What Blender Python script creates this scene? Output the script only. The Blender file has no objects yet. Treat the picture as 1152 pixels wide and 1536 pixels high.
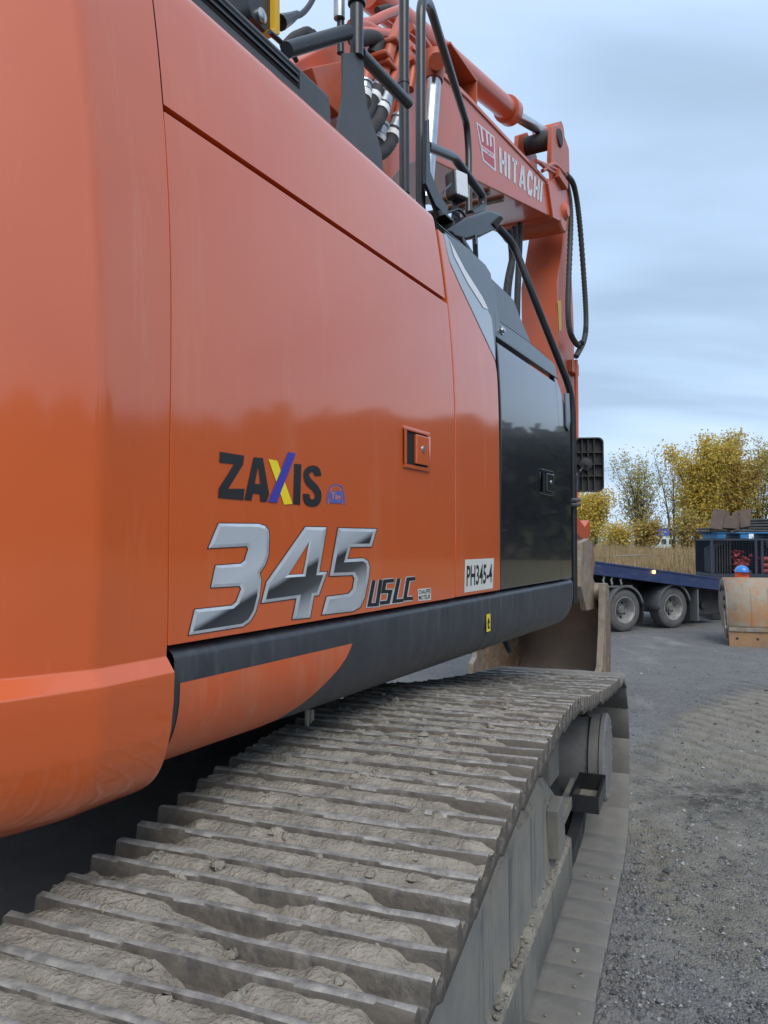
import bpy, bmesh, math, random
from mathutils import Vector, Matrix, noise
from mathutils.geometry import tessellate_polygon
R = math.radians
random.seed(7)
sc = bpy.context.scene
COL = sc.collection

# ------------------------------------------------------------------ camera
F, HZ, CX, CY = 1150.0, 811.0, 576.0, 768.0        # focal length (px of 1152x1536), horizon row
CAMZ = 1.75
PITCH = math.atan((HZ - CY) / F)
cam = bpy.data.cameras.new('camera')
cam.sensor_fit = 'VERTICAL'; cam.sensor_height = 36; cam.sensor_width = 27
cam.lens = F / 1536 * 36
cam.clip_start = 0.05; cam.clip_end = 3000
camo = bpy.data.objects.new('camera', cam); COL.objects.link(camo)
camo.location = (0, 0, CAMZ); camo.rotation_euler = (math.pi / 2 + PITCH, 0, 0)
sc.camera = camo
cam.dof.use_dof = False

# ------------------------------------------------------------------ sky and sun
SUN_EL, SUN_AZ = R(50), R(168)                      # azimuth from +Y towards +X
world = bpy.data.worlds.new('World'); sc.world = world; world.use_nodes = True
nt = world.node_tree; N = nt.nodes; L = nt.links
for n in list(N): N.remove(n)
out = N.new('ShaderNodeOutputWorld'); bg = N.new('ShaderNodeBackground'); L.new(bg.outputs[0], out.inputs[0])
bg.inputs[1].default_value = 0.1
sky = N.new('ShaderNodeTexSky'); sky.sky_type = 'NISHITA'; sky.sun_disc = False
sky.sun_elevation = SUN_EL; sky.sun_rotation = SUN_AZ; sky.air_density = 1.0; sky.dust_density = 1.5
tc = N.new('ShaderNodeTexCoord')
sep = N.new('ShaderNodeSeparateXYZ'); L.new(tc.outputs['Generated'], sep.inputs[0])
mab = N.new('ShaderNodeMath'); mab.operation = 'MAXIMUM'; L.new(sep.outputs[2], mab.inputs[0]); mab.inputs[1].default_value = 0.0
mad = N.new('ShaderNodeMath'); mad.operation = 'ADD'; L.new(mab.outputs[0], mad.inputs[0]); mad.inputs[1].default_value = 0.16
dv = N.new('ShaderNodeVectorMath'); dv.operation = 'DIVIDE'; L.new(tc.outputs['Generated'], dv.inputs[0])
cmb = N.new('ShaderNodeCombineXYZ')
for i in range(3): L.new(mad.outputs[0], cmb.inputs[i])
L.new(cmb.outputs[0], dv.inputs[1])
mp = N.new('ShaderNodeMapping'); mp.inputs['Scale'].default_value = (0.34, 0.80, 0.25); mp.inputs['Location'].default_value = (0.5, 9.4, 0); mp.inputs['Rotation'].default_value = (0, 0, R(-12))
L.new(dv.outputs[0], mp.inputs[0])
n1 = N.new('ShaderNodeTexNoise'); n1.inputs['Scale'].default_value = 1.35; n1.inputs['Detail'].default_value = 7; n1.inputs['Roughness'].default_value = 0.46; n1.inputs['Distortion'].default_value = 0.25
L.new(mp.outputs[0], n1.inputs[0])
r1 = N.new('ShaderNodeValToRGB')
r1.color_ramp.elements[0].position = 0.36; r1.color_ramp.elements[0].color = (2.9, 3.9, 5.3, 1)
r1.color_ramp.elements[1].position = 0.68; r1.color_ramp.elements[1].color = (5.6, 6.4, 7.3, 1)
e = r1.color_ramp.elements.new(0.5); e.color = (4.0, 5.3, 7.1, 1)
L.new(n1.outputs[0], r1.inputs[0])
mx = N.new('ShaderNodeMix'); mx.data_type = 'RGBA'; mx.inputs[0].default_value = 0.9
L.new(sky.outputs[0], mx.inputs[6]); L.new(r1.outputs[0], mx.inputs[7])
L.new(mx.outputs[2], bg.inputs[0])
sun = bpy.data.lights.new('sun', 'SUN'); sun.energy = 1.5; sun.angle = R(40); sun.color = (1, 0.95, 0.88)
suno = bpy.data.objects.new('sun', sun); COL.objects.link(suno)
sd = Vector((math.sin(SUN_AZ) * math.cos(SUN_EL), math.cos(SUN_AZ) * math.cos(SUN_EL), math.sin(SUN_EL)))
suno.rotation_euler = (-sd).to_track_quat('-Z', 'Y').to_euler(); suno.location = sd * 50
vs = sc.view_settings; vs.view_transform = 'Standard'; vs.look = 'None'; vs.exposure = 0.66; vs.gamma = 1; vs.use_curve_mapping = False

# ------------------------------------------------------------------ frames of reference
def ray(px, py):
    d = Vector(((px - CX) / F, (CY - py) / F, -1.0))
    c, s = math.cos(PITCH), math.sin(PITCH)          # camera (right, up, back) -> world
    return Vector((d.x, -d.z * c - d.y * s, d.y * c - d.z * s))
CAMP = Vector((0, 0, CAMZ))
def hit(px, py, p0, n):
    d = ray(px, py); k = (p0 - CAMP).dot(n) / d.dot(n)
    return CAMP + d * k
# upper structure: s forward, t outwards (towards the camera side), z up
UA = math.atan(0.5365)
US_ = Vector((math.sin(UA), math.cos(UA), 0)); UT_ = Vector((math.cos(UA), -math.sin(UA), 0))
UO = Vector((-0.392, 1.40, 0))
def U(s, t, z): return UO + US_ * s + UT_ * t + Vector((0, 0, z))
def inset(z): return 0.12 * max(0.0, z - 2.1) ** 2
def usz(px, py, t=0.0, follow=True):
    tt = t
    for _ in range(4):
        p = hit(px, py, UO + UT_ * tt, UT_)
        if not follow: break
        tt = t - inset(p.z)
    q = p - UO
    return q.dot(US_), p.z
def up(px, py, t): return hit(px, py, UO + UT_ * t, UT_)      # world point on the plane t = const
# undercarriage: u forward, v outwards, z up
TA = math.atan(0.395)
TU = Vector((math.sin(TA), math.cos(TA), 0)); TV = Vector((math.cos(TA), -math.sin(TA), 0)); TO = Vector((-0.3625, 0, 0))
def T(u, v, z): return TO + TU * u + TV * v + Vector((0, 0, z))
# trailer: a along, b towards the camera, z up
WA = R(28)
WD = Vector((math.cos(WA), math.sin(WA), 0)); WN = Vector((math.sin(WA), -math.cos(WA), 0)); WO = Vector((5.80, 15.4, 0))
def W(a, b, z): return WO + WD * a + WN * b + Vector((0, 0, z))
def frame(o, x, y):
    m = Matrix.Identity(4); z = x.cross(y)
    for i in range(3): m[i][0], m[i][1], m[i][2], m[i][3] = x[i], y[i], z[i], o[i]
    return m

# ------------------------------------------------------------------ materials
def M(name, c1, c2=None, scale=6, detail=6, lo=.35, hi=.65, rough=.5, rough2=None, metal=0, coat=0, coat_rough=.06,
      bump=0, bump_scale=60, bump_dist=.01, stretch=(1, 1, 1), dirt=None, emit=None, spec=.5, alpha=None):
    m = bpy.data.materials.new(name); m.use_nodes = True
    nt = m.node_tree; N = nt.nodes; L = nt.links
    b = N['Principled BSDF']
    b.inputs['Base Color'].default_value = (*c1, 1); b.inputs['Roughness'].default_value = rough
    b.inputs['Metallic'].default_value = metal; b.inputs['Coat Weight'].default_value = coat; b.inputs['Coat Roughness'].default_value = coat_rough
    b.inputs['Specular IOR Level'].default_value = spec
    tc = N.new('ShaderNodeTexCoord'); mp = N.new('ShaderNodeMapping'); mp.inputs['Scale'].default_value = stretch
    L.new(tc.outputs['Object'], mp.inputs[0])
    col = None
    if c2:
        t = N.new('ShaderNodeTexNoise'); t.inputs['Scale'].default_value = scale; t.inputs['Detail'].default_value = detail; t.inputs['Roughness'].default_value = .62
        L.new(mp.outputs[0], t.inputs[0])
        r = N.new('ShaderNodeMapRange'); r.inputs[1].default_value = lo; r.inputs[2].default_value = hi; L.new(t.outputs[0], r.inputs[0])
        x = N.new('ShaderNodeMix'); x.data_type = 'RGBA'; x.inputs[6].default_value = (*c1, 1); x.inputs[7].default_value = (*c2, 1)
        L.new(r.outputs[0], x.inputs[0]); col = x.outputs[2]
        if rough2 is not None:
            rr = N.new('ShaderNodeMapRange'); rr.inputs[3].default_value = rough; rr.inputs[4].default_value = rough2
            L.new(r.outputs[0], rr.inputs[0]); L.new(rr.outputs[0], b.inputs['Roughness'])
    if dirt:                                          # (colour, scale, lo, hi, stretch, amount)
        dm = N.new('ShaderNodeMapping'); dm.inputs['Scale'].default_value = dirt[4]; L.new(tc.outputs['Object'], dm.inputs[0])
        t = N.new('ShaderNodeTexNoise'); t.inputs['Scale'].default_value = dirt[1]; t.inputs['Detail'].default_value = 8; t.inputs['Roughness'].default_value = .7
        L.new(dm.outputs[0], t.inputs[0])
        r = N.new('ShaderNodeMapRange'); r.inputs[1].default_value = dirt[2]; r.inputs[2].default_value = dirt[3]; r.inputs[4].default_value = dirt[5]
        L.new(t.outputs[0], r.inputs[0])
        x = N.new('ShaderNodeMix'); x.data_type = 'RGBA'; x.inputs[7].default_value = (*dirt[0], 1)
        if col: L.new(col, x.inputs[6])
        else: x.inputs[6].default_value = (*c1, 1)
        L.new(r.outputs[0], x.inputs[0]); col = x.outputs[2]
    if col: L.new(col, b.inputs['Base Color'])
    if bump:
        t = N.new('ShaderNodeTexNoise'); t.inputs['Scale'].default_value = bump_scale; t.inputs['Detail'].default_value = 6; L.new(mp.outputs[0], t.inputs[0])
        bp = N.new('ShaderNodeBump'); bp.inputs['Strength'].default_value = bump; bp.inputs['Distance'].default_value = bump_dist
        L.new(t.outputs[0], bp.inputs['Height']); L.new(bp.outputs[0], b.inputs['Normal'])
    if emit:
        b.inputs['Emission Color'].default_value = (*emit[0], 1); b.inputs['Emission Strength'].default_value = emit[1]
    m.diffuse_color = (*c1, 1)
    return m

ORANGE = (.60, .100, .011)
m_orange = M('orange_paint', ORANGE, (.575, .095, .012), scale=3, rough=.5, coat=1.0, coat_rough=.075, bump=.035, bump_scale=3.0, bump_dist=.02,
             dirt=((.62, .26, .13), 6, .54, .85, (1.6, 1.6, .16), .36))
m_orange_cw = M('counterweight_paint', ORANGE, (.57, .094, .013), scale=2.5, rough=.5, coat=.9, coat_rough=.09, bump=.06, bump_scale=9, bump_dist=.004,
             dirt=((.66, .30, .16), 7, .58, .84, (1.8, 1.8, .18), .38))
for m_ in (m_orange, m_orange_cw): m_.node_tree.nodes['Principled BSDF'].inputs['Coat IOR'].default_value = 1.66
m_orange_dusty = M('dusty_orange_paint', (.60, .10, .025), (.52, .12, .045), scale=9, rough=.5, coat=.25, coat_rough=.3, dirt=((.55, .27, .17), 6, .52, .8, (3, 3, .5), .5))
m_orange_boom = M('boom_orange_paint', (.56, .085, .022), (.50, .095, .035), scale=5, rough=.42, coat=.4, coat_rough=.16, dirt=((.25, .12, .08), 9, .62, .8, (1, 1, .5), .5))
m_orange_dirty = M('arm_orange_paint', (.50, .085, .025), (.40, .09, .04), scale=6, rough=.5, coat=.25, coat_rough=.25, dirt=((.12, .07, .05), 5, .60, .78, (1, 1, .3), .7))
m_black_gloss = M('gloss_charcoal_paint', (.016, .019, .024), (.02, .023, .028), scale=4, rough=.24, coat=1.0, coat_rough=.035, bump=.012, bump_scale=3, bump_dist=.02)
m_grey_cover = M('charcoal_paint', (.045, .055, .07), (.055, .065, .08), scale=5, rough=.4, coat=.5, coat_rough=.15)
m_skirt = M('scuffed_charcoal_paint', (.030, .034, .041), (.042, .046, .054), scale=8, rough=.42, rough2=.55, coat=.15, coat_rough=.3,
            dirt=((.11, .115, .125), 9, .5, .78, (4, 4, .5), .55), bump=.04, bump_scale=40, bump_dist=.003)
m_black = M('black_steel_paint', (.012, .013, .015), (.020, .021, .024), scale=20, rough=.38, coat=.2, dirt=((.09, .085, .08), 14, .62, .8, (1, 1, 1), .4))
m_plastic = M('black_plastic', (.007, .007, .008), (.010, .010, .011), scale=20, rough=.3)
m_plate = M('grey_bracket_paint', (.062, .068, .075), (.075, .08, .088), scale=9, rough=.55, dirt=((.12, .12, .12), 12, .6, .8, (1, 1, 1), .3))
m_rubber = M('black_rubber', (.022, .022, .023), (.045, .043, .041), scale=14, rough=.72, dirt=((.12, .11, .10), 10, .58, .8, (1, 1, 1), .5))
m_gap = M('dark_recess', (.010, .010, .011), rough=.9)
m_silver = M('silver_paint', (.36, .40, .44), (.40, .44, .48), scale=3, rough=.38, metal=.25, coat=.4)
m_chrome = M('bare_chrome', (.58, .60, .62), (.46, .47, .48), scale=10, rough=.28, metal=1)
m_zinc = M('zinc_fitting', (.48, .52, .54), (.34, .37, .39), scale=30, rough=.38, metal=.7)
m_white = M('white_paint', (.72, .73, .75), (.62, .64, .66), scale=20, rough=.45, dirt=((.45, .30, .26), 16, .6, .8, (1, 1, 1), .4))
m_whitering = M('white_band', (.75, .75, .75), rough=.5)
m_label = M('label_paper', (.66, .67, .63), (.60, .61, .57), scale=12, rough=.4)
m_ink = M('black_print', (.013, .013, .015), rough=.45)
m_inkscr = M('black_vinyl', (.014, .014, .016), (.02, .02, .022), scale=14, rough=.42, dirt=((.10, .07, .06), 30, .70, .76, (1, 1, .5), .8))
m_blue = M('blue_vinyl', (.052, .045, .36), rough=.4)
m_yellow = M('yellow_vinyl', (.84, .66, .02), rough=.4)
m_yellowp = M('yellow_paint', (.72, .42, .02), rough=.45)
m_red = M('red_vinyl', (.50, .045, .06), rough=.45)
m_tagblue = M('tag_blue_vinyl', (.09, .12, .36), rough=.4)
m_tagpink = M('tag_pink_print', (.66, .20, .15), rough=.4)
m_bolt = M('zinc_bolt', (.55, .56, .56), rough=.3, metal=1)

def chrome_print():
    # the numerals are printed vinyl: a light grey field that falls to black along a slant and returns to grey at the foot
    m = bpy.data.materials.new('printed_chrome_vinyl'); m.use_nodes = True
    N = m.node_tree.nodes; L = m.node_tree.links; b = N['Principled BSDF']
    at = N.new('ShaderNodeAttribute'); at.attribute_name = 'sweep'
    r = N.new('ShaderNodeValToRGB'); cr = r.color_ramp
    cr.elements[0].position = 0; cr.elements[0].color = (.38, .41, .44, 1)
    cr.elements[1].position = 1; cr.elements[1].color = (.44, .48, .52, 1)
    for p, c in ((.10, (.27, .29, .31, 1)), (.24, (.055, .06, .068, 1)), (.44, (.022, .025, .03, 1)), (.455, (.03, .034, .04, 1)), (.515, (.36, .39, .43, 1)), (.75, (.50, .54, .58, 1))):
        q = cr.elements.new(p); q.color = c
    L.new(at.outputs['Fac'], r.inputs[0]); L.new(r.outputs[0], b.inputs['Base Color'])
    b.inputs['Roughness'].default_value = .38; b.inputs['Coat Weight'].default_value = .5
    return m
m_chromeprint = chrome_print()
m_bevelprint = M('numeral_edge_print', (.72, .75, .78), (.50, .53, .57), scale=10, rough=.3, coat=.6, metal=.35)
m_shoe = M('worn_shaded_track_steel', (.120, .103, .083), (.070, .062, .054), scale=30, detail=10, rough=.78, rough2=.55, metal=.15, bump=.55, bump_scale=55, bump_dist=.006,  # worn brown steel, with the shade on the grouser sides mixed into its colour
           dirt=((.22, .20, .17), 14, .54, .70, (1, 1, 1), .75))
m_shoetop = M('polished_grouser_edge', (.33, .315, .29), (.15, .145, .138), scale=38, detail=9, rough=.6, metal=.15, bump=.5, bump_scale=70, bump_dist=.004, dirt=((.42, .40, .37), 85, .60, .70, (1, 1, 1), .8))
m_mud = M('dried_mud', (.335, .305, .252), (.21, .19, .158), scale=13, detail=10, rough=.93, bump=1.0, bump_scale=110, bump_dist=.012,
          dirt=((.38, .36, .325), 38, .60, .72, (1, 1, 1), .8), spec=.2)
m_padin = M('mud_greyed_shoe', (.205, .195, .178), (.155, .147, .135), scale=6, detail=8, rough=.85, bump=.3, bump_scale=40, bump_dist=.004,
            dirt=((.10, .095, .09), 13, .62, .76, (1, 1, 1), .7), spec=.25)
m_frame = M('mud_streaked_frame_paint', (.185, .180, .168), (.245, .228, .192), scale=5, detail=8, rough=.7, bump=.35, bump_scale=45, bump_dist=.004,
            dirt=((.030, .040, .056), 4.5, .53, .70, (2.0, 2.0, .11), .7), spec=.3)
m_drive = M('dusty_grey_casting', (.215, .215, .215), (.175, .165, .15), scale=8, rough=.65, dirt=((.10, .095, .09), 11, .56, .72, (1, 1, 1), .6))
def mud_splash(m, z0, z1, col):                         # caked mud clinging to the upper part, ragged lower edge
    N, L = m.node_tree.nodes, m.node_tree.links; b = N['Principled BSDF']; old = b.inputs['Base Color'].links[0].from_socket
    tc = N.new('ShaderNodeTexCoord'); sp = N.new('ShaderNodeSeparateXYZ'); L.new(tc.outputs['Object'], sp.inputs[0])
    n = N.new('ShaderNodeTexNoise'); n.inputs['Scale'].default_value = 7; n.inputs['Detail'].default_value = 9; n.inputs['Roughness'].default_value = .68; L.new(tc.outputs['Object'], n.inputs[0])
    a = N.new('ShaderNodeMath'); a.operation = 'MULTIPLY_ADD'; L.new(n.outputs[0], a.inputs[0]); a.inputs[1].default_value = .75; L.new(sp.outputs[2], a.inputs[2])
    r = N.new('ShaderNodeMapRange'); r.inputs[1].default_value = z0 + .375; r.inputs[2].default_value = z1 + .375; r.inputs[4].default_value = .95; L.new(a.outputs[0], r.inputs[0])
    x = N.new('ShaderNodeMix'); x.data_type = 'RGBA'; L.new(r.outputs[0], x.inputs[0]); L.new(old, x.inputs[6]); x.inputs[7].default_value = (*col, 1); L.new(x.outputs[2], b.inputs['Base Color'])
mud_splash(m_frame, .70, .78, (.245, .222, .185))
m_rust = M('rusty_bucket_steel', (.23, .135, .080), (.165, .13, .10), scale=5, detail=9, rough=.75, bump=.35, bump_scale=28, bump_dist=.006,
           dirt=((.33, .29, .23), 7, .52, .66, (1, 1, 1), .75), spec=.3)
m_shell = M('rust_and_clay_steel', (.36, .20, .105), (.31, .26, .20), scale=3.2, detail=9, rough=.8, bump=.4, bump_scale=28, bump_dist=.006, lo=.42, hi=.56, dirt=((.20, .17, .14), 9, .54, .68, (1, 1, 1), .7), spec=.25)
m_bucketin = M('dusty_bucket_lining', (.42, .32, .25), (.33, .26, .205), scale=4, detail=6, rough=.85, spec=.2, bump=.2, bump_scale=20)
m_wornsteel = M('bare_worn_steel', (.33, .29, .24), (.22, .17, .125), scale=9, detail=8, rough=.55, metal=.3, bump=.3, bump_scale=30, dirt=((.36, .22, .12), 5, .5, .66, (1, 1, .3), .8))
m_rustface = M('orange_rust_steel', (.36, .20, .095), (.26, .17, .11), scale=5, detail=8, rough=.8, bump=.3, bump_scale=30, dirt=((.42, .36, .28), 11, .58, .7, (1, 1, 1), .7), spec=.2)
m_tblue = M('navy_trailer_paint', (.020, .036, .105), (.028, .045, .12), scale=5, rough=.45, coat=.3, dirt=((.13, .13, .13), 4, .55, .75, (1, 1, 3), .5))
m_tyre = M('dusty_tyre_rubber', (.075, .075, .076), (.11, .108, .105), scale=6, rough=.85, bump=.2, bump_scale=20)
m_rim = M('grey_steel_rim', (.36, .36, .35), (.22, .21, .20), scale=7, rough=.5, metal=.3, dirt=((.13, .12, .11), 8, .55, .7, (1, 1, 1), .7))
m_hub = M('dirty_hub_steel', (.10, .10, .10), (.17, .165, .16), scale=12, rough=.7)
m_fender = M('grey_plastic_fender', (.115, .122, .13), (.15, .155, .16), scale=7, rough=.65)
m_under = M('greasy_chassis_steel', (.022, .023, .026), (.05, .05, .05), scale=6, rough=.7)
m_amber = M('lit_amber_lens', (.9, .42, .08), rough=.3, emit=((1, .42, .10), 5))
m_steelplate = M('brown_rusty_plate', (.155, .108, .085), (.115, .085, .07), scale=6, detail=8, rough=.75, bump=.2, bump_scale=30)
m_mat = M('weathered_rubber_mat', (.055, .056, .058), (.09, .09, .09), scale=8, rough=.8)
m_pallet = M('blue_pallet_paint', (.035, .19, .42), (.05, .24, .48), scale=10, rough=.6, dirt=((.18, .17, .15), 8, .6, .75, (1, 1, 1), .6))
m_cage = M('dark_blue_cage_paint', (.022, .030, .050), (.032, .04, .06), scale=6, rough=.55)
m_redstuff = M('faded_red_plastic', (.34, .05, .04), (.26, .04, .035), scale=9, rough=.55)
m_helmet = M('blue_helmet_plastic', (.028, .20, .56), rough=.3, coat=.4)
m_orangecloth = M('orange_workwear', (.75, .10, .03), (.68, .09, .03), scale=12, rough=.8)
m_navycloth = M('navy_trousers', (.02, .025, .04), rough=.85)
m_skin = M('skin', (.45, .24, .17), rough=.55)
m_bark = M('grey_bark', (.11, .10, .085), (.07, .062, .055), scale=6, rough=.9)
LEAF = [M('ochre_leaf', (.68, .50, .10), (.56, .40, .08), scale=1.2, rough=.6), M('yellow_leaf', (.78, .58, .10), (.64, .48, .09), scale=1.2, rough=.6),
        M('olive_leaf', (.44, .42, .14), (.52, .46, .15), scale=1.2, rough=.6), M('brown_leaf', (.44, .27, .08), (.36, .23, .08), scale=1.2, rough=.6),
        M('grey_green_leaf', (.40, .39, .22), (.46, .43, .23), scale=1.2, rough=.6)]
for m in LEAF:                                        # light also passes through the leaves
    N_, L_ = m.node_tree.nodes, m.node_tree.links; b_ = N_['Principled BSDF']; tr_n = N_.new('ShaderNodeBsdfTranslucent'); ad = N_.new('ShaderNodeMixShader'); ad.inputs[0].default_value = .45
    L_.new(b_.inputs['Base Color'].links[0].from_socket, tr_n.inputs[0]); L_.new(b_.outputs[0], ad.inputs[1]); L_.new(tr_n.outputs[0], ad.inputs[2]); L_.new(ad.outputs[0], N_['Material Output'].inputs[0])
m_grass = M('dry_grass', (.42, .29, .165), (.31, .225, .125), scale=.8, rough=.85, spec=.2)
m_grass2 = M('green_dry_grass', (.25, .215, .10), (.30, .235, .12), scale=.8, rough=.85, spec=.2)
m_galv = M('galvanised_steel', (.34, .34, .32), (.27, .27, .25), scale=9, rough=.5, metal=.4)
m_shedblue = M('blue_cladding', (.035, .10, .42), rough=.5)
m_shedwhite = M('pale_cladding', (.55, .62, .62), (.45, .55, .5), scale=2, rough=.6)
m_glass = M('dark_window_glass', (.03, .05, .06), rough=.1)
m_lens = M('white_lamp_lens', (.70, .74, .78), (.64, .68, .72), scale=40, rough=.25, coat=.5)
m_cone = M('orange_cone_plastic', (.75, .10, .015), rough=.5)
m_cloud = None

# ------------------------------------------------------------------ mesh helpers
class MB:
    def __init__(s): s.v = []; s.f = []; s.mi = []
    def add(s, vs, fs, mi=0):
        o = len(s.v); s.v += [Vector(v) for v in vs]; s.f += [tuple(i + o for i in f) for f in fs]; s.mi += [mi] * len(fs); return s
    def box(s, m, lo, hi, mi=0):
        x0, y0, z0 = lo; x1, y1, z1 = hi
        c = [(x0, y0, z0), (x1, y0, z0), (x1, y1, z0), (x0, y1, z0), (x0, y0, z1), (x1, y0, z1), (x1, y1, z1), (x0, y1, z1)]
        return s.add([m @ Vector(p) if isinstance(m, Matrix) else m(*p) for p in c],
                     [(0, 3, 2, 1), (4, 5, 6, 7), (0, 1, 5, 4), (1, 2, 6, 5), (2, 3, 7, 6), (3, 0, 4, 7)], mi)
    def prism(s, loop, fn, w0, w1, mi=0):             # loop of 2d points, fn(a, w, b) -> world
        n = len(loop)
        tri = tessellate_polygon([[Vector((a, b, 0)) for a, b in loop]])
        vs = [fn(a, w0, b) for a, b in loop] + [fn(a, w1, b) for a, b in loop]
        fs = [tuple(range(n - 1, -1, -1)), tuple(range(n, 2 * n))] if len(tri) == n - 2 else []
        for i in range(n):
            j = (i + 1) % n; fs.append((i, j, n + j, n + i))
        return s.add(vs, fs, mi)
    def tube(s, pts, r, n=10, cap=True, mi=0, rf=None):
        pts = [Vector(p) for p in pts]; m = len(pts); rings = []; up_ = None
        for i, p in enumerate(pts):
            d = (pts[min(i + 1, m - 1)] - pts[max(i - 1, 0)]).normalized()
            if up_ is None: up_ = d.orthogonal().normalized()
            a = (up_ - d * up_.dot(d)).normalized(); b = d.cross(a); up_ = a
            rr = rf(i) if rf else r
            rings.append([p + (a * math.cos(6.28318 * k / n) + b * math.sin(6.28318 * k / n)) * rr for k in range(n)])
        vs = [v for g in rings for v in g]; fs = []
        for i in range(m - 1):
            for k in range(n):
                fs.append((i * n + k, i * n + (k + 1) % n, (i + 1) * n + (k + 1) % n, (i + 1) * n + k))
        if cap: fs += [tuple(range(n - 1, -1, -1)), tuple((m - 1) * n + k for k in range(n))]
        return s.add(vs, fs, mi)
    def lathe(s, m, prof, n=24, mi=0, cap=(1, 1)):                 # prof of (radius, height) about local z
        k = len(prof); vs = []; fs = []
        for (r, h) in prof:
            for i in range(n): vs.append(m @ Vector((r * math.cos(6.28318 * i / n), r * math.sin(6.28318 * i / n), h)))
        for j in range(k - 1):
            for i in range(n): fs.append((j * n + i, j * n + (i + 1) % n, (j + 1) * n + (i + 1) % n, (j + 1) * n + i))
        if cap[0]: fs.append(tuple(range(n - 1, -1, -1)))
        if cap[1]: fs.append(tuple((k - 1) * n + i for i in range(n)))
        return s.add(vs, fs, mi)
    def grid(s, rows, mi=0, flip=False):
        n = len(rows[0]); fs = []
        for i in range(len(rows) - 1):
            for j in range(n - 1):
                f = (i * n + j, i * n + j + 1, (i + 1) * n + j + 1, (i + 1) * n + j); fs.append(f[::-1] if flip else f)
        return s.add([p for r in rows for p in r], fs, mi)
    def mesh(s, name, mats, smooth=35, bevel=0, seg=2, bang=40):
        me = bpy.data.meshes.new(name); me.from_pydata([tuple(v) for v in s.v], [], s.f)
        if not isinstance(mats, (list, tuple)): mats = [mats]
        for m in mats: me.materials.append(m)
        if len(mats) > 1: me.polygons.foreach_set('material_index', s.mi)
        bm = bmesh.new(); bm.from_mesh(me)
        bmesh.ops.recalc_face_normals(bm, faces=bm.faces)
        if bevel:
            bmesh.ops.remove_doubles(bm, verts=bm.verts, dist=1e-5)
            es = [e for e in bm.edges if len(e.link_faces) == 2 and e.calc_face_angle(0) > R(bang)]
            if es: bmesh.ops.bevel(bm, geom=es, offset=bevel, segments=seg, profile=.5, affect='EDGES', clamp_overlap=True)
        bm.to_mesh(me); bm.free()
        if smooth:
            me.shade_smooth(); me.set_sharp_from_angle(angle=R(smooth))
        return me
    def build(s, name, mats, parent=None, **k):
        return wn(link(name, s.mesh(name, mats, **k), parent), k.get('bevel', 0))
ROOTLOC = {}
def wn(o, on=1):                                        # flat faces keep flat shading next to their bevels
    if on:
        m = o.modifiers.new('wn', 'WEIGHTED_NORMAL'); m.keep_sharp = True; m.weight = 80
    return o
def link(name, me, parent=None, mat=None):
    o = bpy.data.objects.new(name, me); COL.objects.link(o)
    if parent:
        o.parent = parent
        if parent.name in ROOTLOC: o.matrix_parent_inverse = Matrix.Translation(-ROOTLOC[parent.name])
    if mat is not None: o.matrix_basis = mat
    return o
def thing(name, loc, label, cat, group=None):
    o = bpy.data.objects.new(name, None); COL.objects.link(o); o.location = loc; ROOTLOC[o.name] = Vector(loc)
    return tag(o, label, cat, group)
def tag(o, label, cat, group=None):
    o['label'] = label; o['category'] = cat
    if group: o['group'] = group
    return o
def kind(o, k, label=None):
    o['kind'] = k
    if label: o['label'] = label
    return o
def spline(pts, k=6):
    p = [Vector(q) for q in pts]; p = [p[0] * 2 - p[1]] + p + [p[-1] * 2 - p[-2]]; o = []
    for i in range(1, len(p) - 2):
        for j in range(k):
            t = j / k; a, b, c, d = p[i - 1], p[i], p[i + 1], p[i + 2]
            o.append(.5 * ((2 * b) + (c - a) * t + (2 * a - 5 * b + 4 * c - d) * t * t + (3 * b - a - 3 * c + d) * t ** 3))
    return o + [p[-2]]
def rpath(pts, r=.06, k=6):                             # polyline with rounded corners
    p = [Vector(q) for q in pts]; o = [p[0]]
    for i in range(1, len(p) - 1):
        a = (p[i - 1] - p[i]); b = (p[i + 1] - p[i]); d = min(r, a.length * .45, b.length * .45)
        A = p[i] + a.normalized() * d; B = p[i] + b.normalized() * d
        for j in range(k + 1):
            t = j / k; o.append(A * (1 - t) ** 2 + p[i] * 2 * t * (1 - t) + B * t * t)
    return o + [p[-1]]
def bar(name, pts, r, mat, parent, n=10, round_=.06, **k):
    return MB().tube(rpath(pts, round_), r, n, **k).build(name, mat, parent, smooth=50)
def hose(name, pts, r, mat, parent, n=10, ribs=False):
    q = spline(pts, 8 if not ribs else 26)
    return MB().tube(q, r, n, rf=(lambda i: r * (1 + .10 * (1 if i % 2 else -1))) if ribs else None).build(name, mat, parent, smooth=60)
def off(loop, d):                                       # offset a 2d loop, d > 0 grows it
    n = len(loop); A = sum(loop[i][0] * loop[(i + 1) % n][1] - loop[(i + 1) % n][0] * loop[i][1] for i in range(n)); sg = 1 if A > 0 else -1
    o = []
    for i in range(n):
        p0, p1, p2 = Vector(loop[i - 1]), Vector(loop[i]), Vector(loop[(i + 1) % n])
        a = (p1 - p0).normalized(); b = (p2 - p1).normalized()
        na = Vector((a.y, -a.x)) * sg; nb = Vector((b.y, -b.x)) * sg
        m = (na + nb); m = m / max(.45, m.length_squared) * 2 if m.length > 1e-6 else na
        o.append(tuple(p1 + m * d))
    return o
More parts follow.
